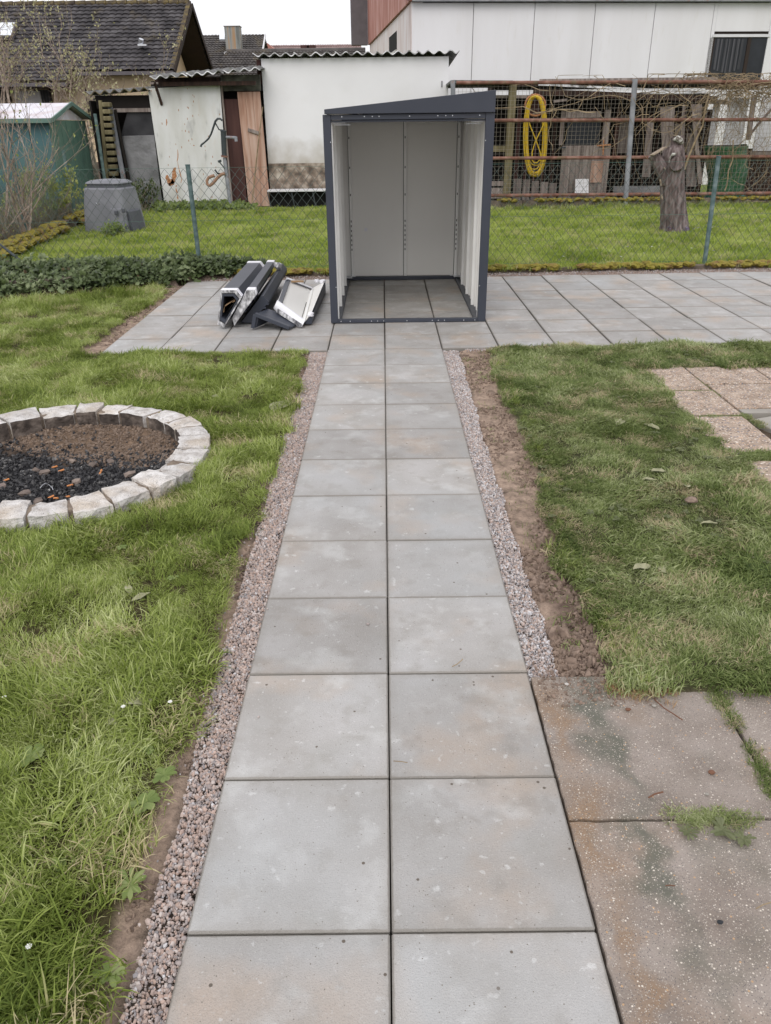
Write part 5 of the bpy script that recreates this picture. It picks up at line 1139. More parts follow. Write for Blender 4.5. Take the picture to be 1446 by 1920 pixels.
part('rafter', MT['darkwood'], ob, lambda b: (b.box(-4.95, -2.8, 19.7, 19.78, 2.56, 2.64), b.beam((-5.0, 19.6, 2.62), (-4.98, 19.9, 2.2), .05, .05)))
pl = MB(); pl.tube([at(493, 200, 19.9), at(487, 245, 19.85), at(480, 310, 19.75), at(472, 387, 19.6)], [.008, .014, .016, .018], 7)
tag(pl.build('pole', MT['vine'], loc=at(472, 387, 19.6)), 'thin wooden pole leaning against the pink boards', 'pole')

hu = thing('lean_to', (-5.8, 20.5, 0), 'dark lean-to with corrugated edge and a dented grey metal sheet, left of the white sheet', 'shed')
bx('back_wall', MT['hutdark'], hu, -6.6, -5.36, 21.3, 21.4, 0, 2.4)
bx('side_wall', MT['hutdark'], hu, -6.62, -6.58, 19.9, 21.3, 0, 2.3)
corr('roof_sheet', MT['corr'], hu, -6.62, -5.20, 19.75, 21.5, 2.42, 2.50, .22, .035, -.1, edge=MT['mossridge'])
bx('header', MT['greywood'], hu, -6.2, -5.27, 19.98, 20.02, 2.06, 2.14)
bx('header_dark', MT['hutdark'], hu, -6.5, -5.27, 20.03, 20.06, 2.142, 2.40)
part('black_sheet', MT['blacksheet'], hu, lambda b: b.prism([at(240, 206, 20.05), at(290, 200, 20.05), at(300, 256, 20.05), at(226, 256, 20.05)], (0, .02, 0)))
part('grey_sheet', MT['greysheet'], hu, lambda b: b.prism([at(229, 255, 19.98), at(289, 253, 19.98), at(305, 386, 19.98), at(247, 372, 19.98)], (0, .015, 0)), bevel=.003)
part('diagonal_post', MT['greypipe'], hu, lambda b: b.beam(at(206, 197, 19.85), at(234, 345, 19.85), .10, .05))
part('diagonal_post', MT['hutdark'], hu, lambda b: b.beam(at(216, 205, 19.88), at(243, 340, 19.88), .05, .05))
for i in range(13):
    f = i/12; u = 199+15*f; v = 196+155*f
    part('stacked_tile', MT['mosswood'], hu, lambda b: (b.box(*(lambda p: (p.x-.07, p.x+.11, 19.6, 19.8, p.z-.05, p.z+.045))(at(u, v, 19.7)))), loc=at(u, v, 19.7), bevel=.02)
part('side_post', MT['mosswood'], hu, lambda b: b.beam(at(188, 188, 19.75), at(203, 352, 19.75), .07, .05))

# hand pump
hp = thing('hand_pump', (-3.6, 19.2, 0), 'old cast iron hand water pump with curved handle in front of the white sheet', 'water pump')
YP = 19.25
part('body', MT['iron'], hp, lambda b: b.tube([at(419, 244, YP), at(419, 246, YP), at(419, 247, YP), at(420.5, 289, YP), at(420.5, 291, YP)], [.05, .075, .062, .055, .06], 12))
part('flange', MT['rustpipe'], hp, lambda b: b.tube([at(421, 291.5, YP), at(421, 294.5, YP)], .078, 12))
part('handle', MT['iron'], hp, lambda b: b.tube([at(u, v, YP-.05) for u, v in ((417, 226), (413, 222.5), (408, 222.5), (404, 227), (400, 239), (396, 251), (391, 260), (384.5, 266), (378, 271), (376.5, 275))], [.02, .022, .022, .024, .022, .02, .02, .018, .02, .026], 7))
part('link', MT['iron'], hp, lambda b: b.tube([at(403, 229, YP-.05), at(411, 243, YP-.04), at(419, 244, YP)], .016, 6))
part('spout', MT['greypipe'], hp, lambda b: (b.tube([at(423, 257, YP), at(443, 258, YP)], .03, 8), b.tube([at(442, 256, YP), at(443, 265, YP)], .035, 8)))
part('stand_pipe', MT['greypipe'], hp, lambda b: b.tube([at(421, 295, YP), at(424, 320, YP), at(427, 345, YP), at(433, 392, YP)], [.04, .042, .045, .035], 9))
part('tap', MT['iron'], hp, lambda b: (b.tube([at(423, 318, YP-.02), at(412, 304, YP-.06)], .014, 6), b.tube([at(409, 303, YP-.06), at(415, 301, YP-.06)], .025, 6), b.tube([at(424, 328, YP-.02), at(408, 325, YP-.06), at(403, 318, YP-.06)], .02, 6)))
part('hose', MT['hosebrown'], hp, lambda b: b.tube([at(u, v, YP-.08) for u, v in ((422, 325), (415, 327), (408, 333), (400, 343), (393, 348), (389, 346), (388, 339), (391, 333), (398, 330), (402, 329))], .034, 8))
# plants at the foot of the sheds
def bushm(n_, s, seed, m=IM): return [ivyleaf(seed+i, s) for i in range(n_)]
n = 900; x = rng.uniform(-5.25, -3.0, n); y = 19.3+rng.normal(0, .22, n); hh = .05+.22*fbm(x*2, y*0, 8)
scatter('weeds', np.column_stack([x, y, .02+hh*rng.random(n)]), eul(n), rng.uniform(.5, .9, n), rng.integers(0, 5, n), [rosette('w', WM, 8, .09, .05, 600+i, .9) for i in range(5)], 'green weeds along the foot of the white sheet', 'weeds')

# ------------------------------------------------------------------ bare shrubs and leafy bushes
LM = blade_mat('young_leaf', [(.15, .19, .05), (.27, .31, .09), (.42, .44, .18)], ((.4, .3, .15), 1.3), 2)
BUD = blade_mat('bud_leaf', [(.30, .30, .14), (.46, .45, .24), (.60, .58, .38)], ((.5, .4, .25), 1.3), 2)
def shrub(name, base, label, cat, stems, hgt, spread, seed, leaves=300, leaf=.03, m='twig', depth=4, r0=.03, leafm=None, up=.6, group=None, lfrom=1):
    r = random.Random(seed); t = thing(name, base, label, cat, group); B = MB(); tips = []
    def grow(p, d, L, rad, k):
        pts = [p]; n_ = 3
        for i in range(n_):
            d = (d+Vector((r.gauss(0, .16), r.gauss(0, .16), r.gauss(0, .10)+.05*up))).normalized(); p = p+d*(L/n_); pts.append(p)
            if k >= lfrom: tips.append(p)
        B.tube(pts, [rad, rad*.85, rad*.7, rad*.5], 5 if k < 2 else 3, cap=False)
        if k < depth:
            for _ in range(r.choice((2, 3, 3))):
                q = r.randrange(1, n_+1); dd = (d+Vector((r.gauss(0, .55), r.gauss(0, .55), r.gauss(.1, .4)+up*.2))).normalized(); grow(pts[q], dd, L*r.uniform(.55, .85), rad*.55, k+1)
    for s in range(stems):
        a = r.uniform(0, 6.283); d = Vector((math.cos(a)*spread, math.sin(a)*spread, 1)).normalized(); grow(Vector(base)+Vector((r.gauss(0, .06), r.gauss(0, .06), 0)), d, hgt*r.uniform(.35, .5), r0*r.uniform(.6, 1.1), 0)
    B.build('stems', MT[m], t, fix=False)
    vs = []; fs = []; ra = []
    for i in range(leaves):
        p = r.choice(tips)+Vector((r.gauss(0, .03), r.gauss(0, .03), r.gauss(0, .03))); R = Euler((r.uniform(0, 6), r.uniform(0, 6), r.uniform(0, 6))).to_matrix(); q = leaf*r.uniform(.5, 1.3); b = len(vs)
        for x, y in ((-.5, 0), (0, -.3), (.6, 0), (0, .3)): vs.append(tuple(p+R@Vector((x*q, y*q, .15*q*abs(y)*3))))
        fs.append((b, b+1, b+2, b+3)); ra += [r.random()]*4
    if leaves:
        L = WLOC[t.name]; me = bpy.data.meshes.new('leaves'); me.from_pydata([tuple(Vector(v)-L) for v in vs], [], fs); me.materials.append(leafm or LM)
        me.attributes.new('rnd', 'FLOAT', 'POINT').data.foreach_set('value', ra); me.attributes.new('dry', 'FLOAT', 'POINT').data.foreach_set('value', [0]*len(vs))
        tag(link('leaves', me, t), kind='stuff')
    return t
shrub('bare_tree', (-12.4, 25, 0), 'bare budding tree in front of the beige house, far left', 'tree', 5, 5.4, .35, 11, 1900, .075, depth=5, r0=.075, lfrom=2, leafm=BUD)
shrub('bare_tree', (-10.0, 25, 0), 'bare budding tree before the middle of the beige house', 'tree', 5, 5.2, .45, 12, 1900, .075, depth=5, r0=.075, lfrom=2, leafm=BUD)
shrub('bare_tree', (-8.3, 25.5, 0), 'gnarled bare tree right of the teal shed, before the beige house', 'tree', 4, 4.2, .5, 13, 1500, .07, depth=5, r0=.085, lfrom=2, up=.2, leafm=BUD)
shrub('bare_shrub', (-5.95, 13.8, 0), 'tall bare shrub with upright brown stems in front of the teal shed', 'shrub', 7, 2.6, .28, 14, 160, .045, depth=3, r0=.026, up=1.2)
shrub('bare_shrub', (-6.35, 13.2, 0), 'thin bare shrub cut by the left edge of the photo', 'shrub', 5, 2.8, .3, 15, 60, .04, depth=3, r0=.024, up=1.2)
shrub('leafy_shrub', (-6.55, 16.2, 0), 'leafy green shrub behind the left wire fence beside the compost bin', 'shrub', 9, 1.25, .9, 16, 2600, .065, depth=3, r0=.014)
shrub('leafy_shrub', (-6.55, 14.8, 0), 'sparse green shrub behind the left wire fence, nearer than the leafy one', 'shrub', 8, 1.0, .9, 17, 700, .05, depth=3, r0=.012)
shrub('leafy_shrub', (-6.4, 12.9, 0), 'tangle of dry stems with a few leaves at the left edge behind the fence', 'shrub', 14, .95, .8, 18, 420, .05, depth=3, r0=.010)
shrub('dark_shrub', (-5.5, 19.2, 0), 'dark small-leaved bush beside the dented grey sheet', 'shrub', 9, .8, .7, 19, 900, .06, depth=3, r0=.012, leafm=IM)
shrub('nettle_patch', (-4.9, 14.95, 0), 'low green nettles at the front foot of the compost bin', 'weeds', 14, .28, 1.0, 20, 700, .05, depth=2, r0=.006, leafm=WM, lfrom=0)
n = 1600; x = rng.uniform(-7.0, -5.95, n); y = rng.uniform(11.6, 18, n)
scatter('dry_stems', np.column_stack([x-.09*(y-11.3), y, np.full(n, .05)]), np.stack([rng.normal(0, .25, n), rng.normal(0, .25, n), rng.uniform(0, 6, n)], 1), rng.uniform(3, 8, n), rng.integers(0, 3, n), [tuft('stem', blade_mat('dry_stem_%d' % i, [(.13, .09, .06), (.24, .17, .12), (.33, .25, .17)], ((.16, .22, .06), 1.1), 2), 5, .03, (.05, .1), .0012, (.1, .6), 700+i) for i in range(3)], 'thicket of dry brown stems behind the left kerb', 'stems')

# ------------------------------------------------------------------ teal garden shed at the left
gs = thing('garden_shed', (-8.4, 18.9, 0), 'teal metal garden shed with pale roof behind the left fence', 'garden shed')
gx = -6.78; g0, g1, gz = 17.75, 19.95, 1.90
for i in range(8):
    x1 = gx-.02-i*.42; bx('wall_panel', MT['teal'], gs, x1-.41, x1, g0, g0+.02, 0, gz, bevel=.004)
for i in range(14):
    y0 = g0+.02+i*(g1-g0-.02)/14; bx('wall_panel', MT['tealgable'], gs, gx-.02, gx-.004*(i % 2), y0, y0+(g1-g0-.02)/14-.012, 0, gz)
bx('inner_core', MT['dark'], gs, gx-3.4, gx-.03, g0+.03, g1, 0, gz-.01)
part('gable', MT['shedroof'], gs, lambda b: b.prism([(gx-.02, g0+.1, gz+.01), (gx-.02, g1-.1, gz+.01), (gx-.02, (g0+g1)/2, gz+.27)], (.015, 0, 0)))
zr_ = gz+.32; ym = (g0+g1)/2
for i in range(9):
    x1 = gx+.12-i*.4
    part('roof_sheet', MT['shedroof'], gs, lambda b: b.hexa([(x1-.39, g0-.14, gz+.02), (x1, g0-.14, gz+.02), (x1, ym, zr_), (x1-.39, ym, zr_), (x1-.39, g0-.14, gz+.035), (x1, g0-.14, gz+.035), (x1, ym, zr_+.015), (x1-.39, ym, zr_+.015)]))
part('roof_sheet', MT['shedroof'], gs, lambda b: b.hexa([(gx-3.4, ym+.003, zr_), (gx+.12, ym+.003, zr_), (gx+.12, g1+.14, gz+.02), (gx-3.4, g1+.14, gz+.02), (gx-3.4, ym+.003, zr_+.015), (gx+.12, ym+.003, zr_+.015), (gx+.12, g1+.14, gz+.035), (gx-3.4, g1+.14, gz+.035)]))
part('verge_trim', MT['trimgreen'], gs, lambda b: (b.beam((gx+.14, g0-.17, gz+.0), (gx+.14, ym, zr_+.0), .03, .075), b.beam((gx+.14, g1+.17, gz+.0), (gx+.14, ym+.01, zr_-.003), .03, .075)))
bx('eave_trim', MT['trimgreen'], gs, gx-3.4, gx+.12, g0-.165, g0-.145, gz-.05, gz+.034)
bx('handle', MT['iron'], gs, -7.72, -7.56, g0-.03, g0-.002, .78, .86)

# ------------------------------------------------------------------ beige house with dark tiled roof (left)
hl = thing('beige_house', (-16, 37.5, 0), 'beige rendered house with mossy dark tiled roof behind the teal shed', 'house')
bx('wall', MT['beige'], hl, -30, -8.75, 34.55, 40.4, 0, 3.72)
bx('plinth', MT['kerbdark'], hl, -30.05, -8.7, 34.5, 34.54, 0, .5)
part('gable_wall', MT['beige'], hl, lambda b: b.prism([(-8.75, 34.55, 3.721), (-8.75, 40.4, 3.721), (-8.75, 37.5, 6.02)], (-.2, 0, 0)))
tiled('roof', MT['tile'], hl, (-30, 34.0, 3.66), (-7.88, 34.0, 3.66), (-30, 37.5, 6.22), (-7.68, 37.5, 6.22), 17, 84, .035, .05)
tiled('roof', MT['tile'], hl, (-7.68, 41.0, 3.7), (-30, 41.0, 3.7), (-7.68, 37.5, 6.2), (-30, 37.5, 6.2), 17, 84, .035, .05)
part('roof_underside', MT['brownboard'], hl, lambda b: (b.hexa([(-30, 34.05, 3.52), (-7.92, 34.05, 3.52), (-7.72, 37.5, 6.06), (-30, 37.5, 6.06), (-30, 34.05, 3.62), (-7.92, 34.05, 3.62), (-7.72, 37.5, 6.16), (-30, 37.5, 6.16)]), b.hexa([(-30, 37.51, 6.06), (-7.74, 37.51, 6.06), (-7.74, 40.95, 3.56), (-30, 40.95, 3.56), (-30, 37.51, 6.15), (-7.74, 37.51, 6.15), (-7.74, 40.95, 3.65), (-30, 40.95, 3.65)])))
part('verge_board', MT['brownboard'], hl, lambda b: (b.beam((-7.66, 37.52, 6.14), (-7.62, 41.05, 3.58), .03, .22), b.beam((-7.87, 34.0, 3.58), (-7.67, 37.48, 6.12), .03, .2)))
part('ridge_cap', MT['mossridge'], hl, lambda b: [b.tube([(-30+i*.42, 37.5, 6.23), (-30+i*.42+.40, 37.5, 6.24)], [.11, .125], 8) for i in range(53)], )
bpy.data.objects[[o.name for o in hl.children if o.name.startswith('ridge_cap')][0]]['kind'] = 'stuff'
part('verge_moss', MT['mossridge'], hl, lambda b: b.beam((-7.97, 34.02, 3.72), (-7.77, 37.48, 6.27), .16, .06))
tiled('lower_roof', MT['tile'], hl, (-30, 33.0, 3.28), (-11.7, 33.0, 3.28), (-30, 34.25, 4.05), (-11.7, 34.25, 4.05), 6, 68, .035, .05)
bx('lower_eave', MT['brownboard'], hl, -30, -11.72, 33.05, 34.5, 3.12, 3.26)
bx('gutter', MT['darkverge'], hl, -11.69, -7.9, 33.86, 33.97, 3.52, 3.64)
bx('gutter', MT['darkverge'], hl, -30, -11.66, 32.86, 32.97, 3.13, 3.25)
sl = part('skylight', MT['darkverge'], hl, lambda b: b.prism([at(-14, 48, 35.95), at(33, 48, 35.95), at(26, 75, 35.35), at(-20, 75, 35.35)], (0, -.10, .12)))
part('pane', MT['skylight'], sl, lambda b: b.prism([p+Vector((0, -.101, .121)) for p in (at(-12, 50, 35.92), at(31, 50, 35.92), at(24, 73.5, 35.4), at(-18, 73.5, 35.4))], (0, -.01, .012)))
part('vent_pipe', MT['zinc'], hl, lambda b: (b.tube([at(263, 87, 34.9), at(265, 73, 34.8)], .09, 8), b.box(*(lambda p: (p.x-.14, p.x+.2, p.y-.1, p.y+.1, p.z-.04, p.z+.02))(at(266, 84, 34.85)))))
for (u0, u1, v0, v1) in ((-4, 15, 168, 205), (75, 92, 168, 215), (172, 206, 168, 235)):
    a, c = at(u0, v1, 34.5), at(u1, v0, 34.5)
    wn_ = bx('window', MT['curtain'], hl, a.x, c.x, 34.50, 34.54, a.z, c.z)
    bx('frame', MT['brownboard'], wn_, a.x-.05, a.x-.001, 34.47, 34.53, a.z-.05, c.z+.05); bx('frame', MT['brownboard'], wn_, c.x+.001, c.x+.05, 34.47, 34.53, a.z-.05, c.z+.05); bx('sill', MT['whitepanel'], wn_, a.x-.1, c.x+.1, 34.40, 34.49, a.z-.1, a.z-.051)
a, c = at(33, 215, 34.45), at(74, 170, 34.45); bx('door', MT['whitepanel'], hl, a.x, c.x, 34.46, 34.54, .3, c.z)
ws = thing('stacked_blocks', (-8.1, 28, 0), 'stack of grey concrete slabs between the teal shed and the lean-to', 'slab stack')
for i in range(8):
    z0 = .42+i*.13; bx('slab', MT['kerbgrey'], ws, -9.0+.03*(i % 3), -7.35-.03*(i % 2), 27.5, 28.0, z0, z0+.10, bevel=.01)
bx('base', MT['kerbdark'], ws, -9.0, -7.3, 27.6, 27.95, 0, .41)

# ------------------------------------------------------------------ houses behind
h2 = thing('tiled_house', (-8, 45, 0), 'dark tiled house with a metal-clad chimney seen above the sheds', 'house')
bx('wall', MT['beige'], h2, -11, -6.1, 43, 49, 0, 4.0)
tiled('roof', MT['tile2'], h2, (-11, 42.3, 3.75), (-5.9, 42.3, 3.75), (-11, 46, 5.85), (-5.9, 46, 5.85), 20, 30, .03, .05)
tiled('roof', MT['tile2'], h2, (-5.9, 49.7, 3.75), (-11, 49.7, 3.75), (-5.9, 46, 5.85), (-11, 46, 5.85), 20, 30, .03, .05)
part('verge_board', MT['whitepanel'], h2, lambda b: b.beam((-5.86, 42.35, 3.78), (-5.86, 46, 5.86), .06, .12))
part('gable_wall', MT['redclad'], h2, lambda b: b.prism([(-6.1, 43, 3.9), (-6.1, 49, 3.9), (-6.1, 46, 5.72)], (-.1, 0, 0)))
ch = part('chimney', MT['chimney'], h2, lambda b: b.box(-7.55, -6.82, 43.9, 44.5, 4.6, 6.02), bevel=.01)
bx('flashing', MT['corrwhite'], ch, -7.65, -6.72, 43.8, 44.0, 4.88, 4.98)
bx('cap', MT['kerbgrey'], ch, -7.58, -6.79, 43.87, 44.53, 6.021, 6.05)
a = at(417, 71, 44.9); part('skylight', MT['skylight'], h2, lambda b: b.prism([at(412, 67, 44.9), at(422, 67, 44.9), at(422, 76, 44.4), at(412, 76, 44.4)], (0, -.05, .06)))
h3 = thing('low_tiled_roof', (-4, 41, 0), 'long low building with mossy grey tiled roof just above the white outbuilding', 'building')
bx('wall', MT['beige'], h3, -7.0, -.9, 40, 43.5, 0, 3.6)
tiled('roof', MT['tile2'], h3, (-7.9, 38.5, 3.35), (-.75, 38.5, 3.35), (-7.1, 41.4, 4.78), (-.75, 41.4, 4.78), 14, 42, .03, .05)
part('ridge_cap', MT['tile2'], h3, lambda b: b.tube([(-7.1, 41.42, 4.8), (-.75, 41.42, 4.8)], .10, 8))
tiled('roof', MT['tile2'], h3, (-.75, 44.4, 3.35), (-7.1, 44.4, 3.35), (-.75, 41.45, 4.78), (-7.1, 41.45, 4.78), 14, 42, .03, .05)
h4 = thing('far_house', (-4.5, 56, 0), 'distant house with faded red tiled roof on the skyline', 'house')
bx('wall', MT['farwhite'], h4, -7.3, -1.0, 54, 59, 0, 4.8)
tiled('roof', MT['tile3'], h4, (-8.6, 53, 4.4), (-1.0, 53, 4.4), (-7.4, 56.5, 6.2), (-1.3, 56.5, 6.2), 14, 40, .03, .05)
tiled('roof', MT['tile3'], h4, (-1.0, 60, 4.4), (-8.6, 60, 4.4), (-1.3, 56.5, 6.2), (-7.4, 56.5, 6.2), 14, 40, .03, .05)
for u in (572, 584): p = at(u, 86, 54.8); bx('chimney', MT['brownred'], h4, p.x-.25, p.x+.25, 54.6, 55.2, 4.9, 6.05)
h5 = thing('red_gable', (-5.4, 50, 0), 'small red tiled gable peeping out beside the dark tiled house', 'building')
part('roof', MT['redclad'], h5, lambda b: b.prism([(-6.2, 49, 5.75), (-6.2, 49, 4.4), (-4.6, 49, 4.4)], (0, 3, 0))); bx('wall', MT['beige'], h5, -6.2, -4.7, 49.1, 51.9, 0, 4.39)

# ------------------------------------------------------------------ white house, right
hr = thing('white_house', (5, 28, 0), 'large house clad in white panels with red gable cladding, upper right', 'house')
C0 = Vector((.82, 25, 0)); dF = Vector((math.cos(.085), math.sin(.085), 0)); dS = Vector((-1.33, 13, 0)).normalized()
def obx(name, m, parent, o, d1, a0, a1, d2, b0, b1, z0, z1, **k):
    P = []
    for z in (z0, z1):
        for a, b_ in ((a0, b0), (a1, b0), (a1, b1), (a0, b1)): q = o+d1*a+d2*b_; P.append((q.x, q.y, z))
    return part(name, m, parent, lambda b: b.hexa(P), **k)
nF = Vector((-dF.y, dF.x, 0))
obx('backing_wall', MT['darkverge'], hr, C0, dF, .02, 15, nF, .05, .3, 0, 4.9)
for i in range(9):
    x0 = -.0+i*1.70
    if i == 5: 
        obx('panel', MT['housepanel'], hr, C0, dF, x0+.004, x0+.10, nF, 0, .045, 0, 4.68); obx('panel', MT['housepanel'], hr, C0, dF, x0+.104, x0+1.70, nF, 0, .045, 0, 2.55); obx('panel', MT['housepanel'], hr, C0, dF, x0+.104, x0+1.70, nF, 0, .045, 4.0, 4.68)
    else: obx('panel', MT['housepanel'], hr, C0, dF, x0+.008, x0+1.692, nF, 0, .045, 0, 4.68, bevel=.004)
wr = obx('window', MT['brownboard'], hr, C0, dF, 8.50, 10.3, nF, .046, .2, 2.55, 4.0)
obx('pane', MT['glassdark'], wr, C0, dF, 8.66, 9.62, nF, .02, .04, 2.70, 3.84); obx('pane', MT['glassdark'], wr, C0, dF, 9.74, 10.2, nF, .02, .04, 2.70, 3.84)
obx('shutter_box', MT['whitepanel'], wr, C0, dF, 8.55, 10.25, nF, -.02, .044, 3.86, 3.93)
obx('frame', MT['brownboard'], wr, C0, dF, 8.51, 8.65, nF, .0, .044, 2.6, 3.85); obx('frame', MT['brownboard'], wr, C0, dF, 9.63, 9.73, nF, .0, .044, 2.6, 3.85)
for k in range(7):
    obx('curtain', MT['curtain'], wr, C0, dF, 8.72+k*.12, 8.79+k*.12, nF, .005, .018, 2.95+.12*abs(k-3)*.3, 3.82)
obx('soffit', MT['greypipe'], hr, C0, dF, -.0, 15.4, nF, -.18, .3, 4.70, 4.80)
obx('roof_edge', MT['whitepanel'], hr, C0, dF, -.3, 15.4, nF, -.22, .3, 4.81, 5.0)
obx('side_wall', MT['sidewall'], hr, C0, dS, .01, 13, dF, 0, .3, 0, 4.70)
obx('red_cladding', MT['redclad'], hr, C0, dS, -.1, 13, dF, -.07, .28, 4.715, 9.0)
obx('verge_board', MT['darkverge'], hr, C0, dS, 12.9, 13.3, dF, -.75, -.08, 4.72, 9.0)
wsd = obx('window', MT['dark'], hr, C0, dS, 3.4, 5.6, dF, -.006, .0, 3.85, 4.35)
obx('sill', MT['stainwall'], wsd, C0, dS, 3.3, 5.7, dF, -.05, -.007, 3.78, 3.84)
part('gable_roof', MT['tile2'], hr, lambda b: b.prism([(C0.x-.3, 24.8, 5.0), (C0.x-.3+16, 26.2, 5.0), (C0.x+15, 32, 9.2), (C0.x-.9, 31, 9.2)], (0, .05, .12)))

# ------------------------------------------------------------------ pipe enclosure with wire grid
CY = 18.5
en = thing('pipe_enclosure', (5, CY, 0), 'enclosure of rusty pipe rails and square wire grid on a low wall, right background', 'enclosure')
x = 1.52
while x < 12.5:
    w_ = rnd.uniform(1.3, 1.7); bx('wall_block', MT['kerbdark'], en, x, x+w_-.01, CY-.02, CY+.2, -.05, .22+rnd.uniform(-.01, .01), bevel=.01, loc=(x, CY, 0)); x += w_
for (v0, v1, m) in ((155, 153, 'rustpipe'), (226, 224, 'rustpipe'), (297, 293.5, 'rustpipe'), (367, 362, 'rustpipe')):
    a, c = at(856, v0, CY), at(1446, v1, CY); c = a+(c-a)*1.6
    part('rail', MT[m], en, lambda b: b.tube([a, a+(c-a)*.33, a+(c-a)*.66, c], .035, 8))
part('rail', MT['rustpipe'], en, lambda b: b.tube([at(1350, 160, CY+.25), at(1446, 157.5, CY+.25), at(1600, 155, CY+.25)], .03, 8))
for (u0, v0, u1, v1, m, r_) in ((1191, 148, 1172, 388, 'greypipe', .055), (849, 150, 856, 388, 'greypipe', .05), (1530, 146, 1500, 384, 'greypipe', .055)):
    a, c = at(u0, v0, CY-.02), at(u1, v1, CY-.02); part('post', MT[m], en, lambda b: b.tube([c, a], r_, 10), loc=c)
gm_ = MB()
for i in range(int((12.2-1.5)/.085)):
    xx = 1.5+i*.085; gm_.tube([(xx, CY+.05, .2), (xx+.01*math.sin(i), CY+.05, 2.46)], .0028, 3, cap=False)
for j in range(27): gm_.tube([(1.5, CY+.054, .22+j*.085), (6, CY+.054, .22+j*.085+.01*math.sin(j)), (12.2, CY+.054, .22+j*.085)], .0028, 3, cap=False)
MT['wiretan'] = flat('old_grid_wire', (.30, .27, .23), .6)
gm_.build('wire_grid', MT['wiretan'], en, fix=False)
mossclumps('moss', [((1.6, CY, .22), (9, CY, .22))], .05, 420, 'moss along the top of the enclosure wall')

# shack inside the enclosure
sk = thing('wooden_shack', (4.6, 20.5, 0), 'tumbledown wooden shack with plank door inside the pipe enclosure', 'shack')
KY = 19.6
def pbox(name, m, parent, u0, v0, u1, v1, Y, th=.03, **k):
    a, c = at(u0, v1, Y), at(u1, v0, Y); return part(name, m, parent, lambda b: b.box(min(a.x, c.x), max(a.x, c.x), Y, Y+th, min(a.z, c.z), max(a.z, c.z)), loc=((a.x+c.x)/2, Y, a.z), **k)
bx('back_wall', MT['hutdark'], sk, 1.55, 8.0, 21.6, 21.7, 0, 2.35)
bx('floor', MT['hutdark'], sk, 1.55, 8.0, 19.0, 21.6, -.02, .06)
bx('side_wall', MT['darkwood'], sk, 1.52, 1.56, 19.2, 21.6, 0, 2.3)
bx('roof', MT['darkwood'], sk, 2.6, 8.3, 19.3, 21.9, 2.47, 2.53)
part('roof', MT['corr'], sk, lambda b: b.hexa([(1.45, 18.7, 2.52), (2.75, 18.7, 2.50), (2.75, 21, 2.5), (1.45, 21, 2.5), (1.45, 18.7, 2.57), (2.75, 18.7, 2.55), (2.75, 21, 2.55), (1.45, 21, 2.55)]))
part('roof_edge', MT['corrwhite'], sk, lambda b: b.beam(at(1010, 158, 19.0), at(1345, 174, 19.0), .04, .03))
part('roof_edge', MT['greywood'], sk, lambda b: b.beam(at(1012, 152, 19.2), at(1345, 148, 19.2), .08, .05))
part('beam', MT['darkwood'], sk, lambda b: b.beam(at(1000, 172, 19.3), at(1345, 186, 19.3), .12, .06))
part('beam', MT['greywood'], sk, lambda b: b.beam(at(925, 181, 19.2), at(990, 181, 19.2), .06, .04))
part('corner_post', MT['mosswood'], sk, lambda b: b.beam(at(962, 158, 19.05), at(949, 378, 19.05), .16, .12))
part('cross_beam', MT['mosswood'], sk, lambda b: b.beam(at(918, 279, 19.1), at(957, 279, 19.1), .12, .1))
part('board', MT['greywood'], sk, lambda b: b.beam(at(918, 344, 19.1), at(948, 344, 19.1), .10, .04))
part('board', MT['greywood'], sk, lambda b: b.beam(at(918, 362, 19.12), at(948, 362, 19.12), .22, .04))
for i in range(5):
    u = 962+i*16.6; pbox('plank', MT['darkwood'] if i > 2 else MT['brownred'], sk, u, 200+3*i, u+16, 376, KY+.1+.003*i)
for i in range(5):
    u = 962+i*16.6; pbox('plank', MT['greywood'], sk, u, 335+2*i, u+16, 378, KY+.06+.003*i)
dr = pbox('door', MT['greywood'], sk, 1047, 272, 1146, 374, KY, .03)
for i in range(5): pbox('plank', MT['greywood'], dr, 1048.5+i*16.3, 273, 1064+i*16.3, 373, KY-.03+.004*(i % 2), .02)
for (a0, b0, a1, b1, o_) in ((1048, 208, 1060, 272, 0), (1128, 205, 1147, 272, 0), (1060.5, 208, 1127.5, 221, .004)): pbox('frame', MT['greywood'], dr, a0, b0, a1, b1, KY-.04-o_, .04)
pbox('pane', MT['glassdark'], dr, 1060, 221, 1128, 272, KY+.02, .01)
part('hinge', MT['rust'], dr, lambda b: (b.beam(at(1120, 273, KY-.06), at(1146, 271, KY-.06), .03, .01), b.beam(at(1132, 262, KY-.06), at(1131, 290, KY-.06), .03, .012)))
part('bolt', MT['iron'], dr, lambda b: b.beam(at(1048, 277, KY-.07), at(1061, 276, KY-.07), .03, .03))
pbox('patch', MT['pinkwood'], dr, 1106, 302, 1132, 342, KY-.045, .01); pbox('patch', MT['greywood'], dr, 1066, 304, 1081, 360, KY-.05, .01)
pbox('plank', MT['darkwood'], sk, 1147.5, 200, 1166, 300, KY+.1); pbox('curtain', MT['greywood'], sk, 1150, 215, 1184, 287, KY+.4)
pbox('skirting', MT['brownred'], sk, 1148, 290, 1240, 296, KY+.3)
pbox('board', MT['greysheet'], sk, 1150, 348, 1240, 362, KY-.2)
for i in range(9): pbox('plank', MT['darkwood'], sk, 1167+i*18, 205, 1184+i*18, 372, KY+.9)
part('strap', MT['greywood'], sk, lambda b: b.beam(at(1038, 190, 19.3), at(1062, 187, 19.3), .05, .08))
pt = thing('paving_tile', at(1090, 372, KY-.25), 'pale square tile propped against the foot of the shack door', 'tile')
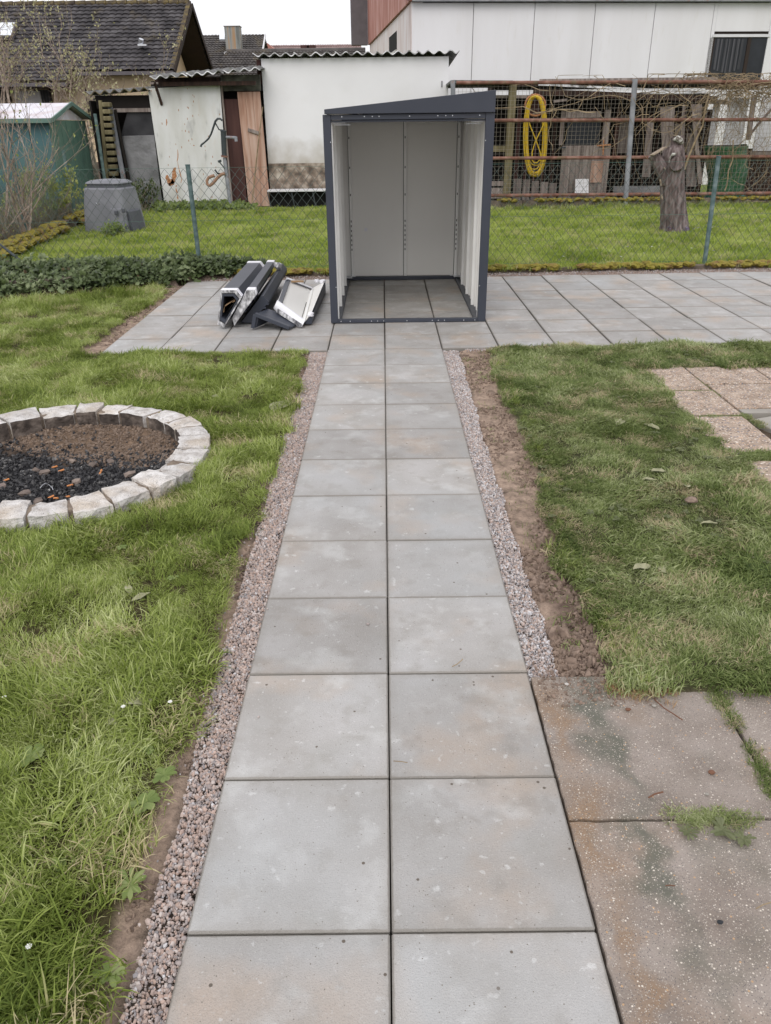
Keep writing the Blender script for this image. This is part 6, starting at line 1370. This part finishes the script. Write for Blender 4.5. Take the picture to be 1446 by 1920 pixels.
part('face', MT['housepanel'], pt, lambda b: b.hexa([tuple(at(u, v, Y)) for u, v, Y in ((1078, 362, KY-.3), (1104, 362, KY-.3), (1104, 362, KY-.27), (1078, 362, KY-.27), (1079, 335, KY-.2), (1104, 335, KY-.2), (1104, 335, KY-.17), (1079, 335, KY-.17))]), bevel=.004)
LP = [(1214, 1226, 228, 1204, 1219, 332, 'narrow grey plank leaning at the left of the plank row in the enclosure', 19.2), (1238, 1266, 200, 1243, 1261, 300, 'widest pale plank leaning beside the tree stump', 19.15), (1281, 1286, 196, 1272, 1283, 300, 'thin grey rail leaning right of the widest plank', 19.2),
      (1297, 1317, 195, 1300, 1314, 240, 'short board hanging beside the white panels', 19.3), (1299, 1306, 226, 1310, 1318, 345, 'slanting grey plank right of the tree stump', 19.1), (1288, 1300, 250, 1287, 1306, 350, 'dark weathered board behind the tree stump', 19.25), (1266, 1279, 232, 1262, 1276, 330, 'dull brown board between the widest plank and the thin rail', 19.35)]
for (a0, a1, v0, c0, c1, v1, lb, Y) in LP:
    o = MB(); P = [at(a0, v0, Y), at(a1, v0, Y), at(c1, v1, Y-.15), at(c0, v1, Y-.15)]; o.prism(P, (0, .03, 0)); tag(o.build('plank', MT['greywood'], loc=P[2], bevel=.004), lb, 'plank', 'planks leaning in the enclosure')
wp_ = thing('panel_board', at(1370, 285, 19.9), 'large white panels standing behind the green barrel', 'panel')
pbox('panel', MT['whitepanel'], wp_, 1325, 186, 1352, 285, 19.95); pbox('panel', MT['whitepanel'], wp_, 1353, 184, 1406, 285, 19.9); pbox('panel', MT['whitepanel'], wp_, 1412, 180, 1475, 283, 19.9); pbox('panel', MT['whitepanel'], wp_, 1476, 180, 1560, 283, 19.93)
part('frame', MT['greywood'], wp_, lambda b: (b.beam(at(1415, 178, 19.8), at(1403, 262, 19.8), .10, .06), b.beam(at(1325, 190, 19.8), at(1366, 192, 19.8), .09, .05), b.beam(at(1406, 288, 19.8), at(1600, 286, 19.8), .07, .05)))
bx('back_fence', MT['darkwood'], wp_, 8.05, 13, 20.3, 20.35, 0, 1.15)
# barrel
pb_, pt_ = at(1358, 366, 19.3), at(1363, 265, 19.3)
br = thing('barrel', (pb_.x, 19.3, 0), 'dark green plastic barrel with teal foot inside the enclosure', 'barrel')
R1 = (at(1402, 265, 19.3).x-at(1325, 265, 19.3).x)/2; R2 = (at(1391, 360, 19.3).x-at(1329, 360, 19.3).x)/2
part('tub', MT['barrel'], br, lambda b: b.tube([(pb_.x, 19.3, .16), (pb_.x+.01, 19.3, .6), (pt_.x, 19.3, 1.16), (pt_.x, 19.3, 1.18), (pt_.x, 19.3, 1.24), (pt_.x, 19.3, 1.245)], [R2, (R1+R2)/2*.99, R1*.97, R1*1.03, R1*1.03, R1*.96], 28))
part('opening', MT['dark'], br, lambda b: b.tube([(pt_.x, 19.3, 1.246), (pt_.x, 19.3, 1.248)], R1*.93, 28))
part('foot', MT['tealplastic'], br, lambda b: b.tube([(pb_.x, 19.25, .0), (pb_.x, 19.25, .20), (pb_.x, 19.25, .215)], [R2*1.02, R2*1.12, R2*1.12], 28))
# yellow hose coil
hz = thing('yellow_hose', at(1003, 175, 19.0), 'coiled bright yellow hose hanging from a round rusty holder on the enclosure', 'hose')
r_ = random.Random(4); hb = MB()
for k in range(13):
    dx = r_.uniform(-1, 1); uT, vT = 1003+dx*1.5, 178+r_.uniform(0, 5); uL, uR = 981+r_.uniform(0, 9), 1026-r_.uniform(0, 9); vB = 332-r_.uniform(0, 26)*(.3+.7*r_.random()); Yk = 19.0+r_.uniform(-.06, .06)
    pts = []
    for i in range(29):
        a = 2*math.pi*i/28; c_, s_ = math.cos(a), math.sin(a); cx_ = (uL+uR)/2; hw = (uR-uL)/2
        u = cx_+hw*math.copysign(abs(s_)**.75, s_)*(1 if c_ < 0 else .92+.08*abs(s_)); v = (vT+vB)/2-(vB-vT)/2*math.copysign(abs(c_)**.9, c_)
        pts.append(at(u, v, Yk))
    hb.tube(pts, .0125, 5, cap=False)
hb.build('coil', MT['hose'], hz, smooth=True, fix=False)
part('loose_loop', MT['hose'], hz, lambda b: (b.tube([at(u, v, 18.93) for u, v in ((990, 215), (994, 235), (1005, 262), (1013, 285), (1014, 298), (1007, 305), (1000, 304))], .013, 5), b.tube([at(u, v, 18.95) for u, v in ((1024, 222), (1014, 245), (1004, 265), (998, 285), (998, 300), (1003, 306))], .013, 5)))
part('holder', MT['rust'], hz, lambda b: b.tube([at(1004+19*math.sin(a), 197+20*math.cos(a), 19.05) for a in np.linspace(0, 6.283, 17)], .02, 6, cap=False))
part('holder', MT['brownred'], hz, lambda b: b.tube([at(1004, 197, 19.16), at(1004, 197, 19.13)], .24, 16))
# vines over the enclosure
def vines(seed, n_, u0, u1, v0, v1, L, label, Y=18.42, r0_=.008, droop=.2):
    r = random.Random(seed); b = MB()
    for _ in range(n_):
        p = at(r.uniform(u0, u1), r.uniform(v0, v1), Y+r.uniform(-.12, .35)); a = r.uniform(0, 6.28); d = Vector((math.cos(a), r.gauss(0, .12), math.sin(a)*.6)); pts = [p]; k = r.randint(5, 9); l = L*r.uniform(.5, 1.3)
        for i in range(k):
            d = (d+Vector((r.gauss(0, .35), r.gauss(0, .08), r.gauss(0, .35)-droop*.5))).normalized(); p = p+d*(l/k); p.z = min(max(p.z, .15), 2.62); p.y = min(max(p.y, CY-.2), CY+.6); pts.append(p)
        q = r0_*r.uniform(.4, 1.2); b.tube(pts, [q*(1-.6*i/len(pts)) for i in range(len(pts))], 3, cap=False)
    o = b.build('vine', MT['vine'], fix=False); return tag(o, label, 'vine', kind='stuff')
vines(1, 34, 985, 1345, 158, 215, 1.6, 'bare tan vines trailing under the top rail of the enclosure', r0_=.013)
vines(2, 420, 1340, 1560, 150, 182, .7, 'dense tangle of dry vine twigs on the top rail at the right', r0_=.009)
vines(3, 190, 1325, 1560, 180, 290, .8, 'dry hanging vine stems in front of the white panels', r0_=.0055, droop=.7)
vines(4, 30, 1195, 1345, 165, 240, 1.0, 'thin vine stems hanging above the leaning planks', r0_=.009, droop=.5)
vines(5, 45, 1395, 1600, 300, 380, .9, 'dry stems low behind the right part of the enclosure', r0_=.007)
vines(6, 40, 1270, 1330, 132, 152, .5, 'dry twigs piled on the shack roof', r0_=.008)
b = MB(); b.tube([at(u, v, 18.4) for u, v in ((1283, 318), (1293, 290), (1305, 262), (1318, 235), (1323, 200), (1330, 175))], [.025, .022, .02, .018, .015, .012], 6); tag(b.build('vine_stem', MT['vine'], loc=at(1283, 318, 18.4)), 'thickest tan vine stem rising right of the tree stump', 'vine')
b = MB(); b.tube([at(u, v, 18.35) for u, v in ((1375, 262), (1374, 300), (1366, 320), (1364, 345), (1359, 358))], [.012, .014, .014, .013, .012], 6); tag(b.build('vine_stem', MT['vine'], loc=at(1359, 358, 18.35)), 'pale vine stem hanging in front of the green barrel', 'vine')
b = MB(); b.tube([at(u, v, 19.9) for u, v in ((1446, 205), (1420, 235), (1400, 262))], [.03, .028, .025], 6); tag(b.build('branch', MT['bark'], loc=at(1400, 262, 19.9)), 'slanting dark branch leaning over the white panels at the right edge', 'branch')
